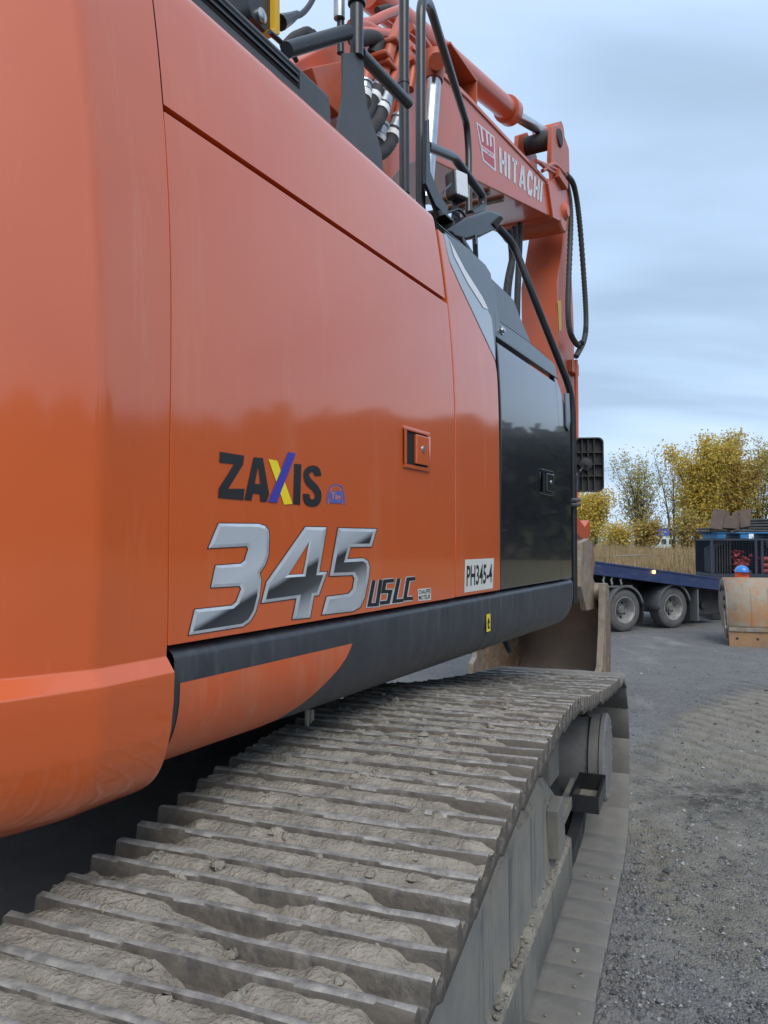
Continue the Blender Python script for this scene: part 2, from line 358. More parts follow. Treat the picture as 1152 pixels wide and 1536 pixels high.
def stroke(pts, w):                                     # mitred thick polyline -> closed loop
    n = len(pts); l = []; r = []
    for i in range(n):
        p = Vector(pts[i]); a = (p - Vector(pts[i - 1])).normalized() if i else None; b = (Vector(pts[i + 1]) - p).normalized() if i < n - 1 else None
        a = a or b; b = b or a
        m = Vector((-a.y - b.y, a.x + b.x)); m = m / max(.5, m.length_squared) * 2 * w / 2
        l.append(tuple(p + m)); r.append(tuple(p - m))
    return l + r[::-1]
def flat(loops, fn, name, mat, parent):                 # flat print from 2d loops; fn(a, b) -> world
    mb = MB()
    tri = tessellate_polygon([[Vector((a, b, 0)) for a, b in lp] for lp in loops])
    mb.add([fn(a, b) for lp in loops for a, b in lp], [tuple(t) for t in tri])
    return mb.build(name, mat, parent, smooth=0)
_fc = {}
def text2d(body, bold=0.0):
    cu = bpy.data.curves.new('t', 'FONT'); cu.body = body; cu.offset = bold; cu.resolution_u = 3
    ob = bpy.data.objects.new('t', cu); COL.objects.link(ob)
    dg = bpy.context.evaluated_depsgraph_get(); me = bpy.data.meshes.new_from_object(ob.evaluated_get(dg))
    vs = [(v.co.x, v.co.y) for v in me.vertices]; fs = [tuple(p.vertices) for p in me.polygons]
    bpy.data.objects.remove(ob); bpy.data.curves.remove(cu); bpy.data.meshes.remove(me)
    x0 = min(v[0] for v in vs); x1 = max(v[0] for v in vs); y0 = min(v[1] for v in vs); y1 = max(v[1] for v in vs)
    return [((x - x0) / (x1 - x0), (y - y0) / (y1 - y0)) for x, y in vs], fs
def quadtext(body, quad, fn, name, mat, parent, bold=0.0, parts=1):   # quad TL TR BR BL in 2d
    vs, fs = text2d(body, bold); tl, tr, br, bl = [Vector(q) for q in quad]; mb = MB()
    P = []
    for x, y in vs:
        p = (bl * (1 - x) + br * x) * (1 - y) + (tl * (1 - x) + tr * x) * y; P.append(fn(p.x, p.y))
    mb.add(P, fs)
    return mb.build(name, mat, parent, smooth=0)

# ------------------------------------------------------------------ ground
def terr(x, y):
    d = math.hypot(x, y); k = min(1, max(0, (d - 25) / 14)); return .75 * k * k * (3 - 2 * k)
def rut(x, y):
    h = 0.0
    q = Vector((x, y, 0)) - TO; u = q.dot(TU); v = q.dot(TV)
    if -.05 < v < .75 and 2.6 < u < 5.6:                 # churned edge beside the track
        w = max(0, 1 - abs(v - .1) / .28) * min(1, (u - 2.6) / .5, (5.6 - u) / .6)
        h += w * (.012 + .022 * math.sin(u * 6.28 / .14 + 2.2 * noise.noise(Vector((x * 3, y * 3, 1)))) + .025 * noise.noise(Vector((x * 9, y * 9, 4))))
    a = (x - 3.35) * .80 + (y - 6.9) * -.60; b = (x - 3.35) * .60 + (y - 6.9) * .80    # an older track print
    if abs(a) < .95 and -1.7 < b < 3.2:
        w = min(1, (.95 - abs(a)) / .25, (b + 1.7) / .5, (3.2 - b) / .5)
        ph = ((b + .45 * a) / .23 + .35 * noise.noise(Vector((x * 2, y * 2, 7)))) % 1 - .5
        h += w * (.016 - .075 * math.exp(-(ph / .13) ** 2) * max(0, .75 + noise.noise(Vector((x * 2.7, y * 2.7, 2)))) + .012 * noise.noise(Vector((x * 8, y * 8, 2))))
    return h
def axis(lo, a, b, hi, st):
    o = []; x = a
    while x < b: o.append(x); x += st
    k = st; x = a - k; l = []
    while x > lo: l.append(x); k *= 1.28; x -= k
    r = []; k = st; x = b
    while x < hi: r.append(x); k *= 1.28; x += k
    return [lo] + l[::-1] + o + r + [hi]
xs = axis(-1500, .5, 5.6, 1500, .022); ys = axis(-1500, 2.0, 9.6, 1500, .024)
rows = []
for y in ys:
    row = []
    for x in xs:
        z = terr(x, y)
        if 0 < x < 7 and 1 < y < 12.5:
            z += .010 * noise.fractal(Vector((x * 1.6, y * 1.6, 0)), 1, 2, 4) + .008 * noise.noise(Vector((x * 11, y * 11, 3))) + rut(x, y)
            z += .02 * max(0, noise.noise(Vector((x * 2.1, y * 2.1, 9))) - .15) * (1 if 4 < y < 7.5 else .3)
        row.append((x, y, z))
    rows.append(row)

def ground_material():
    m = bpy.data.materials.new('crushed_gravel_and_mud'); m.use_nodes = True
    N = m.node_tree.nodes; L = m.node_tree.links; b = N['Principled BSDF']
    b.inputs['Roughness'].default_value = .9; b.inputs['Specular IOR Level'].default_value = .25
    tc = N.new('ShaderNodeTexCoord')
    def nz(scale, det=6, rough=.6, stretch=None, rot=0):
        t = N.new('ShaderNodeTexNoise'); t.inputs['Scale'].default_value = scale; t.inputs['Detail'].default_value = det; t.inputs['Roughness'].default_value = rough
        if stretch:
            q = N.new('ShaderNodeMapping'); q.inputs['Scale'].default_value = stretch; q.inputs['Rotation'].default_value = (0, 0, rot); L.new(tc.outputs['Object'], q.inputs[0]); L.new(q.outputs[0], t.inputs[0])
        else: L.new(tc.outputs['Object'], t.inputs[0])
        return t.outputs[0]
    def mr(s, a, c, d=0, e=1):
        r = N.new('ShaderNodeMapRange'); r.inputs[1].default_value = a; r.inputs[2].default_value = c; r.inputs[3].default_value = d; r.inputs[4].default_value = e; L.new(s, r.inputs[0]); return r.outputs[0]
    def mix(f, a, c, bt='MIX'):
        x = N.new('ShaderNodeMix'); x.data_type = 'RGBA'; x.blend_type = bt
        if isinstance(f, float): x.inputs[0].default_value = f
        else: L.new(f, x.inputs[0])
        for k, q in ((6, a), (7, c)):
            if isinstance(q, tuple): x.inputs[k].default_value = (*q, 1)
            else: L.new(q, x.inputs[k])
        return x.outputs[2]
    def ma(op, a, c=0.0):
        x = N.new('ShaderNodeMath'); x.operation = op
        for k, q in ((0, a), (1, c)):
            if isinstance(q, (int, float)): x.inputs[k].default_value = q
            else: L.new(q, x.inputs[k])
        return x.outputs[0]
    vo = N.new('ShaderNodeTexVoronoi'); vo.inputs['Scale'].default_value = 75; L.new(tc.outputs['Object'], vo.inputs[0])
    vs_ = N.new('ShaderNodeSeparateColor'); L.new(vo.outputs['Color'], vs_.inputs[0])
    grav = mix(mr(vs_.outputs[0], 0, 1), (.078, .078, .080), (.235, .233, .232))
    grav = mix(mr(nz(2.2, 8, .7), .40, .66), grav, (.215, .208, .200))
    grav = mix(mr(nz(.35, 5, .6), .35, .7, 0, .55), grav, (.118, .115, .112))
    grav = mix(mr(nz(1.1, 6, .6, (1, .35, 1), R(-25)), .57, .72, 0, .6), grav, (.34, .33, .31))     # pale dust swept by tyres
    mudc = mix(mr(nz(5, 9, .7), .38, .64), (.225, .210, .178), (.135, .126, .108))
    mudc = mix(mr(nz(2.6, 7, .7), .58, .68), mudc, (.055, .05, .044))
    sp = N.new('ShaderNodeSeparateXYZ'); L.new(tc.outputs['Object'], sp.inputs[0])
    def blob(x, y, rx, ry, rot):
        c, s = math.cos(rot), math.sin(rot)
        dx = ma('SUBTRACT', sp.outputs[0], x); dy = ma('SUBTRACT', sp.outputs[1], y)
        a = ma('DIVIDE', ma('ADD', ma('MULTIPLY', dx, c), ma('MULTIPLY', dy, s)), rx); bb = ma('DIVIDE', ma('ADD', ma('MULTIPLY', dx, -s), ma('MULTIPLY', dy, c)), ry)
        return ma('ADD', ma('MULTIPLY', a, a), ma('MULTIPLY', bb, bb))
    wob = ma('MULTIPLY', ma('SUBTRACT', nz(1.5, 6, .65), .5), 1.7)
    def msk(bl): return mr(ma('ADD', bl, wob), 1.25, .65)
    mm = ma('MAXIMUM', msk(blob(2.7, 5.2, 1.7, 1.15, R(5))), ma('MAXIMUM', msk(blob(3.7, 7.3, 2.6, .85, R(52))), msk(blob(1.75, 4.35, .35, 1.4, R(-15)))))
    mm = ma('MAXIMUM', mm, msk(blob(6.9, 9.8, 1.2, .35, R(10))))
    damp = ma('MULTIPLY', mr(ma('ADD', blob(2.45, 5.25, .75, .38, R(15)), wob), 1.1, .3), mr(nz(6, 8, .7), .42, .6))
    mudc = mix(damp, mudc, (.050, .046, .040))
    mudc = mix(mr(blob(3.9, 7.6, 2.4, .85, R(53)), 1.2, .6, 0, .45), mudc, (.265, .245, .205))
    col = mix(mm, grav, mudc)
    dsq = ma('SQRT', ma('ADD', ma('MULTIPLY', sp.outputs[0], sp.outputs[0]), ma('MULTIPLY', sp.outputs[1], sp.outputs[1])))
    col = mix(mr(dsq, 24, 28), col, (.16, .14, .075))
    L.new(col, b.inputs['Base Color'])
    h = ma('ADD', ma('MULTIPLY', vo.outputs['Distance'], -.8), ma('MULTIPLY', nz(45, 6), .9))
    bp = N.new('ShaderNodeBump'); bp.inputs['Strength'].default_value = .75; bp.inputs['Distance'].default_value = .018; L.new(h, bp.inputs['Height']); L.new(bp.outputs[0], b.inputs['Normal'])
    return m
g = MB().grid(rows).build('ground', ground_material(), smooth=180)
kind(g, 'structure', 'dark crushed gravel yard with patches of churned mud')

# loose stones
mb = MB(); rs = random.Random(3)
m_st = [M('grey_stone', (.19, .19, .195), (.13, .13, .135), scale=20, rough=.85), M('pale_stone', (.34, .335, .32), rough=.85), M('dark_stone', (.065, .067, .07), rough=.8)]
def stone(p, r, mi):
    o = []
    for k in ((1, 0, 0), (0, 1, 0), (-1, 0, 0), (0, -1, 0)): o.append(Vector(k) * r * rs.uniform(.7, 1.2))
    o += [Vector((0, 0, r * rs.uniform(.5, .9))), Vector((0, 0, -r * .5))]
    a = rs.uniform(0, 6.28); m = Matrix.Rotation(a, 3, 'Z') @ Matrix.Rotation(rs.uniform(-.5, .5), 3, 'X')
    mb.add([p + m @ q for q in o], [(0, 1, 4), (1, 2, 4), (2, 3, 4), (3, 0, 4), (1, 0, 5), (2, 1, 5), (3, 2, 5), (0, 3, 5)], mi)
cnt = 0
while cnt < 15000:
    py = 960 + 576 * rs.random() ** .75; px = rs.uniform(800, 1190)
    p = hit(px, py, Vector((0, 0, 0)), Vector((0, 0, 1)))
    q = p - TO
    if q.dot(TV) < .02 and q.dot(TU) < 5.1: continue
    p.z = (.010 * noise.fractal(Vector((p.x * 1.6, p.y * 1.6, 0)), 1, 2, 4) + rut(p.x, p.y)) if p.y < 12 and p.x < 7 else 0
    r = min(.03, rs.lognormvariate(math.log(.0042), .5)) * (1 + p.y * .05)
    stone(p, r, rs.choices((0, 1, 2), (6, .7, 3.5))[0]); cnt += 1
kind(mb.build('loose_gravel', m_st, smooth=0), 'stuff', 'loose grey stones scattered over the yard')

# ------------------------------------------------------------------ excavator
EX = thing('excavator', U(1.5, -1.5, 0), 'big orange tracked excavator with charcoal side door and mud-caked track', 'excavator')
def SD(o): return lambda s, z: U(s, o * .4 - inset(z), z)

def panel(name, loop, mat, to=0.0, th=.03, bevel=.005, parent=EX):
    """sheet following the side's curve; loop in (s, z)"""
    bm = bmesh.new(); vs = [bm.verts.new((a, 0, b)) for a, b in loop]; bm.faces.new(vs)
    z = 1.6
    while z < 3:
        bmesh.ops.bisect_plane(bm, geom=bm.verts[:] + bm.edges[:] + bm.faces[:], plane_co=(0, 0, z), plane_no=(0, 0, 1)); z += .07
    ex = bmesh.ops.extrude_face_region(bm, geom=bm.faces[:])
    for v in ex['geom']:
        if isinstance(v, bmesh.types.BMVert): v.co.y = -th
    for v in bm.verts: v.co = U(v.co.x, to - inset(v.co.z) + v.co.y, v.co.z)
    bmesh.ops.recalc_face_normals(bm, faces=bm.faces)
    if bevel:
        es = [e for e in bm.edges if len(e.link_faces) == 2 and e.calc_face_angle(0) > R(50)]
        bmesh.ops.bevel(bm, geom=es, offset=bevel, segments=2, profile=.5, affect='EDGES', clamp_overlap=True)
    me = bpy.data.meshes.new(name); bm.to_mesh(me); bm.free(); me.materials.append(mat); me.shade_smooth(); me.set_sharp_from_angle(angle=R(40))
    return wn(link(name, me, parent))
def pz(pts, t=0): return [usz(x, y, t) for x, y in pts]

ZS = 1.553                                               # top of the charcoal sill
s_d0, zdt = usz(242, 160); s_d1 = usz(683, 700)[0]
zdt = .5 * (zdt + usz(674, 455)[1]); s_d0 = .0012
s_o2 = usz(750, 700)[0]; s_b1 = usz(842, 740)[0]; s_b2 = usz(857, 740)[0]
ZT = 2.868
# body core behind the panels, floor and roof
mb = MB(); mb.box(U, (-.1, -2.9, 1.34), (2.80, -.115, 2.45)); mb.box(U, (-.1, -2.9, 2.45), (1.9, -.115, 2.74))
mb.build('body_core', m_under, EX, smooth=0)
# engine door
door = panel('engine_door', [(s_d0, ZS + .006), (s_d1 - .005, ZS + .006), (s_d1 - .005, zdt - .006), (s_d0, zdt - .006)], m_orange, bevel=.002)
# top rail panel rolls over on to the roof
prof = []
for i in range(7):
    z = zdt + .008 + (ZT - .03 - zdt) * i / 6; prof.append((-inset(z), z))
t0, z0 = prof[-1]
for i in range(1, 7):
    a = R(15 * i); prof.append((t0 - .05 * (1 - math.cos(a)) - .012 * i / 6, z0 + .05 * math.sin(a)))
prof += [(t0 - .35, z0 + .062), (t0 - 2.7, z0 + .064)]
prof = [(prof[0][0] - .03, prof[0][1])] + prof
rows = [[U(s, t, z) for t, z in prof] for s in (.001, .3, .6, .9, 1.15, s_d1 - .022)]
MB().grid(rows).build('top_panel', m_orange, EX, smooth=50)
bar('roof_edge_bead', [U(s, t0 - .05, z0 + .047) for s in (.006, s_d1 - .022)], .007, m_orange, EX, n=8)
# thin gasket in the door joint
MB().box(lambda s, t, z: U(s, t - inset(z), z), (0, -.05, zdt - .012), (s_d1 + .02, -.028, zdt + .012)).build('door_gasket', m_gap, EX, smooth=0)
MB().box(lambda s, t, z: U(s, t - inset(z), z), (s_d1 - .02, -.05, ZS), (s_d1 + .02, -.033, 2.6)).build('door_gasket', m_gap, EX, smooth=0)

# orange panel ahead of the door, silver flash, charcoal shoulder
edge = [(665, 350), (674, 392), (690, 428), (715, 481), (743, 541)]
ol = pz([(683, 640)])[0]
orange2 = [(s_d1 + .004, ZS + .006), (s_o2 - .003, ZS + .006)] + pz([(749, 640), (746, 560)]) + pz(edge[::-1])
a0 = usz(665, 350)
orange2 += [(s_d1 + .004, a0[1])]
orange2[-2] = (max(orange2[-2][0], s_d1 + .012), orange2[-2][1])
panel('side_panel', orange2, m_orange)
fl = [(665, 350), (674, 392), (690, 428), (715, 481), (743, 541), (741, 515), (737, 478), (722, 445), (696, 404), (680, 372), (669, 352)]
flo = panel('silver_flash', pz(fl), m_silver, to=.002, th=.012, bevel=.002)
flat([pz([(672, 358), (696, 404), (722, 445), (731, 464), (724, 462), (700, 424), (680, 385)])], SD(.010), 'pale_stripe', m_white, flo)
sh = [(667, 346), (700, 370), (729, 397), (737, 410), (741, 440), (744, 500), (744, 541), (742, 515), (738, 478), (723, 445), (697, 403), (681, 371)]
panel('shoulder_panel', pz(sh), m_grey_cover, to=-.002)
shp = pz([(665, 341), (700, 370), (729, 397), (736, 408)])
rows = [[U(s, -inset(z) - .004, z), U(s, -inset(z) - .03, z + .028), U(s, -inset(z) - .10, z + .040), U(s, -1.2, z + .045)] for s, z in shp]
MB().grid(rows).build('shoulder_top', m_grey_cover, EX, smooth=50)
# charcoal toolbox: upper band, door, front strip, raised rear cover
zb = [usz(745, 508), usz(836, 570)]
band = pz([(737, 412), (742, 440), (745, 497), (744, 506), (838, 569), (832, 546), (797, 514), (752, 484), (746, 470), (741, 418)])
panel('toolbox_lid', pz([(739, 428), (745, 505), (838, 569), (833, 546), (795, 513), (751, 482), (747, 468), (742, 424)]), m_grey_cover, to=-.002)
lt = pz([(741, 420), (750, 481), (795, 513), (833, 546)])
rows = [[U(s, -inset(z) - .003, z), U(s, -inset(z) - .02, z + .012), U(s, -.75, z + .014)] for s, z in lt[1:]]
MB().grid(rows).build('toolbox_top', m_grey_cover, EX, smooth=50)
rc = [usz(x, y, -.10, False) for x, y in ((736, 415), (771, 449), (781, 476), (797, 514), (797, 540), (745, 500))]
MB().prism(rc, lambda a, w, b: U(a, w, b), -.10, -.55).build('battery_cover', m_grey_cover, EX, bevel=.008)
dl = [(s_o2 + .004, ZS + .006), (s_b1, ZS + .006)] + pz([(846, 800), (843, 700), (838, 576), (746, 512), (748, 560), (751, 640)])
dl = [(s_o2 + .004, ZS + .006), (s_b1, ZS + .006), (s_b1, usz(838, 576)[1]), (usz(745, 512)[0] + .012, usz(745, 512)[1])]
panel('toolbox_door', dl, m_black_gloss, to=-.003, bevel=.006)
zf = usz(838, 560)[1]
panel('front_strip', [(s_b1 + .007, ZS + .006), (s_b2 + .02, ZS + .006), (s_b2 + .02, zf - .20), (s_b1 + .06, zf - .04), (s_b1 + .007, zf)], m_black_gloss, to=-.006, bevel=.006)
MB().box(U, (s_b1 - .1, -1.1, ZS), (s_b2 + .015, -.04, zf - .22)).build('front_bulkhead', m_grey_cover, EX, bevel=.01)
# recess with hand grip on the front strip
hg = pz([(847, 590), (853, 590), (855, 632), (853, 648), (849, 640)])
panel('grip_recess', hg, m_grey_cover, to=.003, th=.008, bevel=.002)

# charcoal sill, rounded under
def sill_prof(o=0.0):
    p = [(-.10, ZS - .001), (-.022, ZS), (-.004, ZS - .012), (0, ZS - .022)]
    for i in range(13):
        a = R(90 * i / 12); p.append((-.15 + .15 * math.cos(a) ** .75 if i < 12 else -.15, 1.475 - .16 * math.sin(a)))
    p += [(-.5, 1.312), (-1.4, 1.312)]
    if not o: return p
    q = []
    for i, (t, z) in enumerate(p):
        a = Vector(p[max(i - 1, 0)]); b = Vector(p[min(i + 1, len(p) - 1)]); d = (b - a).normalized(); n = Vector((-d.y, d.x)); n = n if n.x - n.y > 0 else -n
        q.append((t + n.x * o, z + n.y * o))
    return q
SP = sill_prof(); SE = usz(868, 880)[0]
ss = [.016 + (SE - .14 - .016) * i / 14 for i in range(15)]
rows = [[U(s, t, z) for t, z in SP] for s in ss]
for k in range(1, 9):                                    # rounded front corner
    a = R(90 * k / 8); s = SE - .14 + .14 * math.sin(a); c = .10 * (1 - math.cos(a)); f = .16 * (1 - math.cos(a))
    rows.append([U(s, min(t, -.0) - c * (1 if t > -.3 else 0), ZS - .0 - (ZS - z) * (1 - f * .9 / .16 * .75 if z < ZS - .03 else 1)) for t, z in SP])
rows.append([U(SE - .02, -.35, ZS - .03)] * len(SP))
sill = MB().grid(rows).build('sill', m_skirt, EX, smooth=45)
# orange paint flash on the sill
PA = sill_prof(.0016)
def s_end(z):
    tb = [(1.50, .60), (1.487, .655), (1.46, .635), (1.43, .595), (1.375, .50), (1.33, .40), (1.312, .30), (1.30, .22)]
    for (z0, s0), (z1, s1) in zip(tb, tb[1:]):
        if z <= z0 and z >= z1: return s0 + (s1 - s0) * (z0 - z) / (z0 - z1)
    return .22
pr = [(t, z) for t, z in PA if 1.30 < z < 1.487 and t > -.2]
pr = [(PA[3][0], 1.487)] + pr
rows = [[U(.030 + (s_end(z) - .030) * k / 10, t, z) for k in range(11)] for t, z in pr]
MB().grid(rows).build('sill_flash', m_orange_dusty, EX, smooth=60)
for sx in (1.65, 1.78):                                  # sheet joints in the sill
    MB().tube([U(sx, t, z) for t, z in sill_prof(.0005)[2:14]], .0022, 6).build('sill_seam', m_plate, EX)
sq = usz(732, 934)
flat([[(sq[0] - .02, sq[1] - .032), (sq[0] + .02, sq[1] - .032), (sq[0] + .02, sq[1] + .032), (sq[0] - .02, sq[1] + .032)]], lambda s, z: U(s, .002, z), 'warning_label', m_yellow, sill)
flat([[(sq[0] - .008, sq[1] - .022), (sq[0] + .012, sq[1] - .022), (sq[0] + .012, sq[1] + .004), (sq[0] - .001, sq[1] + .02), (sq[0] - .012, sq[1] + .004)]], lambda s, z: U(s, .003, z), 'warning_symbol', m_ink, sill)
flat([[(sq[0] - .001, sq[1] - .014), (sq[0] + .007, sq[1] - .014), (sq[0] + .007, sq[1] - .002), (sq[0] - .001, sq[1] - .002)]], lambda s, z: U(s, .004, z), 'warning_symbol', m_yellow, sill)
# drain hoses under the sill
m_drain = M('beige_drain_hose', (.42, .36, .28), rough=.6)
for dx in (0, 7): bar('drain_hose', [up(461 + dx, 1064, -.22), up(460 + dx, 1097, -.22)], .007, m_drain, EX, n=8)
bar('drain_pipe', [up(756, 958, -.3), up(766, 978, -.26)], .016, m_plate, EX, n=10)

# counterweight: horizontal sections
cwp = [(1.255, -.62), (1.257, -.28), (1.263, -.165), (1.278, -.095), (1.298, -.052), (1.325, -.022), (1.365, -.002), (1.41, .010), (1.46, .0155), (1.50, .017), (1.5115, .017), (1.514, .0165), (1.516, .015),
       (1.538, -.0015), (1.540, -.0028), (1.543, -.003), (1.56, -.002), (1.62, -.001), (1.80, -.001), (2.0, -.001)]
lw = [(p_.x, p_.y) for p_ in spline([Vector((t, z, 0)) for z, t in cwp[:8]], 4)]
cwp = [(z, t) for t, z in lw] + cwp[8:]
cwt = [t for z, t in cwp]
zl = [z for z, t in cwp] + [2.1 + .06 * k for k in range(17)] + [3.12]
rows = []
for i, z in enumerate(zl):
    bt = cwt[i] if i < len(cwt) else -.001 - inset(z)
    cs = -.165 - .055 * max(0, z - 2.0) ** 1.3                # the crease drifts back with height
    pr_ = .005 * min(1, max(0, (z - 1.56) / .2))
    sec = [(.0, bt - .06), (.0, bt - .0008), (-.0008, bt), (-.004, bt), (cs * .15, bt), (cs * .35, bt + pr_ * .15), (cs * .6, bt + pr_ * .5), (cs + .03, bt + pr_ * .95), (cs + .012, bt + pr_)]
    ang = 0; p = Vector((cs + .012, bt + pr_)); turn = 19 if z > 1.52 else 10
    for k in range(6):
        ang += turn / 6; p = p + Vector((-math.cos(R(ang)), -math.sin(R(ang)))) * .0035; sec.append(tuple(p))
    for k in range(26):
        ang += 2.55; p = p + Vector((-math.cos(R(ang)), -math.sin(R(ang)))) * .075; sec.append(tuple(p))
    rows.append([U(s, t, z) for s, t in sec])
wn(MB().grid(rows).build('counterweight', m_orange_cw, EX, smooth=70))

# catch on the engine door and on the toolbox door
def catch(px, mat, matb, parent, wide):
    q = pz(px); (sa, za), (sb, zb_) = q
    w = sb - sa; h = za - zb_
    P3 = lambda to: (lambda a, w_, b: U(a, w_ - inset(b), b))
    fr = MB()
    for lo, hi in (((sa, 0, zb_), (sb, .006, zb_ + h * .09)), ((sa, 0, za - h * .09), (sb, .006, za)), ((sa, 0, zb_ + h * .09), (sa + w * .1, .006, za - h * .09)), ((sb - w * .1, 0, zb_ + h * .09), (sb, .006, za - h * .09))):
        fr.box(lambda s, t, z: U(s, t - inset(z), z), lo, hi)
    c = fr.build('catch', mat, parent, bevel=.002)
    MB().box(lambda s, t, z: U(s, t - inset(z), z), (sa + w * .1, .0005, zb_ + h * .09), (sb - w * .1, .0015, za - h * .09)).build('catch_recess', m_gap, c, smooth=0)
    MB().box(lambda s, t, z: U(s, t - inset(z), z), (sa + w * (.40 if wide else .3), .001, zb_ + h * .13), (sb - w * .12, .013, za - h * .14)).build('catch_lever', mat, c, bevel=.004)
    cz = .5 * (za + zb_) + .02 * h; cs_ = sa + w * .62
    m = frame(U(cs_, .013 - inset(cz), cz), US_, Vector((0, 0, 1)))
    m = frame(U(cs_, .011 - inset(cz), cz), US_, Vector((0, 0, 1)))
    r = h * .085
    MB().lathe(m, [(r, 0), (r, .004), (r * .8, .006), (r * .3, .006)], 14).build('lock', m_bolt, c)
catch([(604, 638), (643, 708)], m_orange, None, door, True)
tb = [o for o in EX.children if o.name == 'toolbox_door'][0]
catch([(812, 703), (829, 744)], m_black_gloss, None, tb, False)
lb = usz(753, 496); mlb = frame(U(lb[0], .0 - inset(lb[1]), lb[1]), US_, Vector((0, 0, 1)))
MB().lathe(mlb, [(.019, 0), (.019, .004), (.011, .005), (.011, .012), (.006, .013)], 6).build('lid_bolt', m_bolt, EX, smooth=20)

# ------------------------------------------------------------------ lettering on the engine door
def zo(pts): return [(270 + x * .34722, 640 + y * .34722) for x, y in pts]
Z6 = lambda pts: pz(zo(pts))
zax = {'letter_z': [(170, 108), (276, 125), (272, 162), (207, 268), (278, 268), (272, 318), (163, 308), (165, 268), (232, 162), (168, 155)],
       'letter_i': [(492, 160), (523, 163), (518, 338), (487, 335)],
       'letter_s': [(610, 212), (580, 214), (576, 199), (566, 195), (558, 202), (558, 214), (566, 226), (592, 252), (608, 278), (611, 300), (606, 325), (594, 341), (575, 347), (552, 344), (537, 332), (530, 312), (530, 290), (558, 291), (560, 308), (569, 316), (580, 310), (582, 295), (572, 278), (546, 254), (534, 232), (531, 206), (537, 186), (552, 172), (572, 167), (592, 171), (605, 186)]}
for nme, lp in zax.items(): flat([Z6(lp)], SD(.0025), nme, m_inkscr, door)
flat([Z6([(316, 132), (357, 135), (384, 290), (372, 326), (345, 324), (343, 292), (314, 288), (307, 320), (276, 316)]), Z6([(336, 172), (345, 248), (322, 246)])], SD(.0025), 'letter_a', m_inkscr, door)
flat([Z6([(380, 140), (418, 147), (484, 333), (448, 337)])], SD(.0035), 'letter_x_stroke', m_yellow, door)
flat([Z6([(465, 110), (498, 115), (415, 328), (378, 325)])], SD(.0045), 'letter_x_stroke', m_blue, door)
# small tag emblem
flat([Z6(stroke([(634, 335), (637, 290), (648, 260), (672, 250), (697, 258), (708, 290), (710, 338)], 5))], SD(.002), 'tag_outline', m_tagblue, door)
flat([Z6(stroke([(641, 336), (644, 290), (653, 266), (672, 258), (690, 265), (699, 292), (701, 336)], 3))], SD(.0022), 'tag_outline', m_tagpink, door)
flat([Z6([(645, 280), (697, 277), (702, 300), (701, 332), (645, 330), (641, 300)])], SD(.0024), 'tag_panel', m_tagblue, door)
quadtext('Tag', Z6([(651, 282), (692, 290), (692, 328), (651, 318)]), SD(.0034), 'tag_text', m_tagpink, door, .02)

n3 = [(165, 418), (338, 420), (368, 430), (381, 448), (384, 475), (380, 555), (366, 598), (342, 632), (350, 660), (342, 735), (326, 798), (302, 840), (270, 863), (36, 900), (62, 790), (222, 773), (240, 757), (262, 702), (256, 688), (132, 695), (152, 600), (260, 592), (277, 578), (293, 528), (286, 516), (120, 525)]
n4 = [(540, 433), (632, 435), (600, 628), (634, 627), (598, 728), (577, 731), (560, 825), (484, 832), (502, 741), (350, 762), (372, 672)]
h4 = [(556, 500), (530, 637), (466, 641)]
n5 = [(682, 438), (848, 442), (826, 518), (735, 520), (722, 572), (790, 568), (810, 580), (818, 606), (814, 650), (797, 738), (776, 780), (745, 797), (612, 812), (632, 735), (726, 722), (744, 702), (752, 655), (744, 641), (645, 645)]
def numeral(name, loop, hole, y0, y1, slant):
    grow = off(loop, 3.5); shr = off(loop, -13)
    lo_h = off(hole, -2.0) if hole else None; sh_h = off(hole, 10) if hole else None
    flat([Z6(grow)] + ([Z6(lo_h)] if hole else []), SD(.0022), name, m_ink, door)
    mb = MB()
    A = [SD(.0030)(*q) for q in Z6(loop)]; B = [SD(.0062)(*q) for q in Z6(shr)]; n = len(A)
    mb.add(A + B, [(i, (i + 1) % n, n + (i + 1) % n, n + i) for i in range(n)])
    if hole:
        A = [SD(.0030)(*q) for q in Z6(hole)]; B = [SD(.0062)(*q) for q in Z6(sh_h)]; n = len(A)
        mb.add(A + B, [(i, (i + 1) % n, n + (i + 1) % n, n + i) for i in range(n)])
    mb.build(name + '_bevel', m_bevelprint, door, smooth=0)
    loops = [shr] + ([sh_h] if hole else [])
    o = flat([Z6(l) for l in loops], SD(.0062), name + '_face', m_chromeprint, door)
    me = o.data; at = me.attributes.new('sweep', 'FLOAT', 'POINT'); pts = [p for l in loops for p in l]
    # finer mesh for the printed sweep
    bm = bmesh.new(); bm.from_mesh(me); lay = bm.verts.layers.float['sweep']
    cs = {}
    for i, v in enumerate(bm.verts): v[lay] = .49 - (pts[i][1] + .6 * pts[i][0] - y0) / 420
    bm.to_mesh(me); bm.free()
numeral('digit_three', n3, None, 905, 0, 0)
numeral('digit_four', n4, h4, 924, 0, 0)
numeral('digit_five', n5, None, 956, 0, 0)
us = {'letter_u': [(836, 664), (816, 770), (850, 768), (866, 662)], 'letter_s_small': [(922, 664), (884, 668), (876, 712), (908, 712), (898, 758), (862, 762)],
      'letter_l': [(944, 656), (924, 754), (962, 750)], 'letter_c': [(1014, 656), (984, 659), (970, 744), (1004, 741)]}
for nme, pl in us.items():
    flat([Z6(stroke(pl, 24))], SD(.0022), nme, m_bevelprint, door); flat([Z6(stroke(pl, 15))], SD(.0032), nme, m_ink, door)
lab = Z6([(1026, 702), (1083, 696), (1083, 748), (1028, 753)])
flat([lab], SD(.0022), 'heater_label', m_label, door)
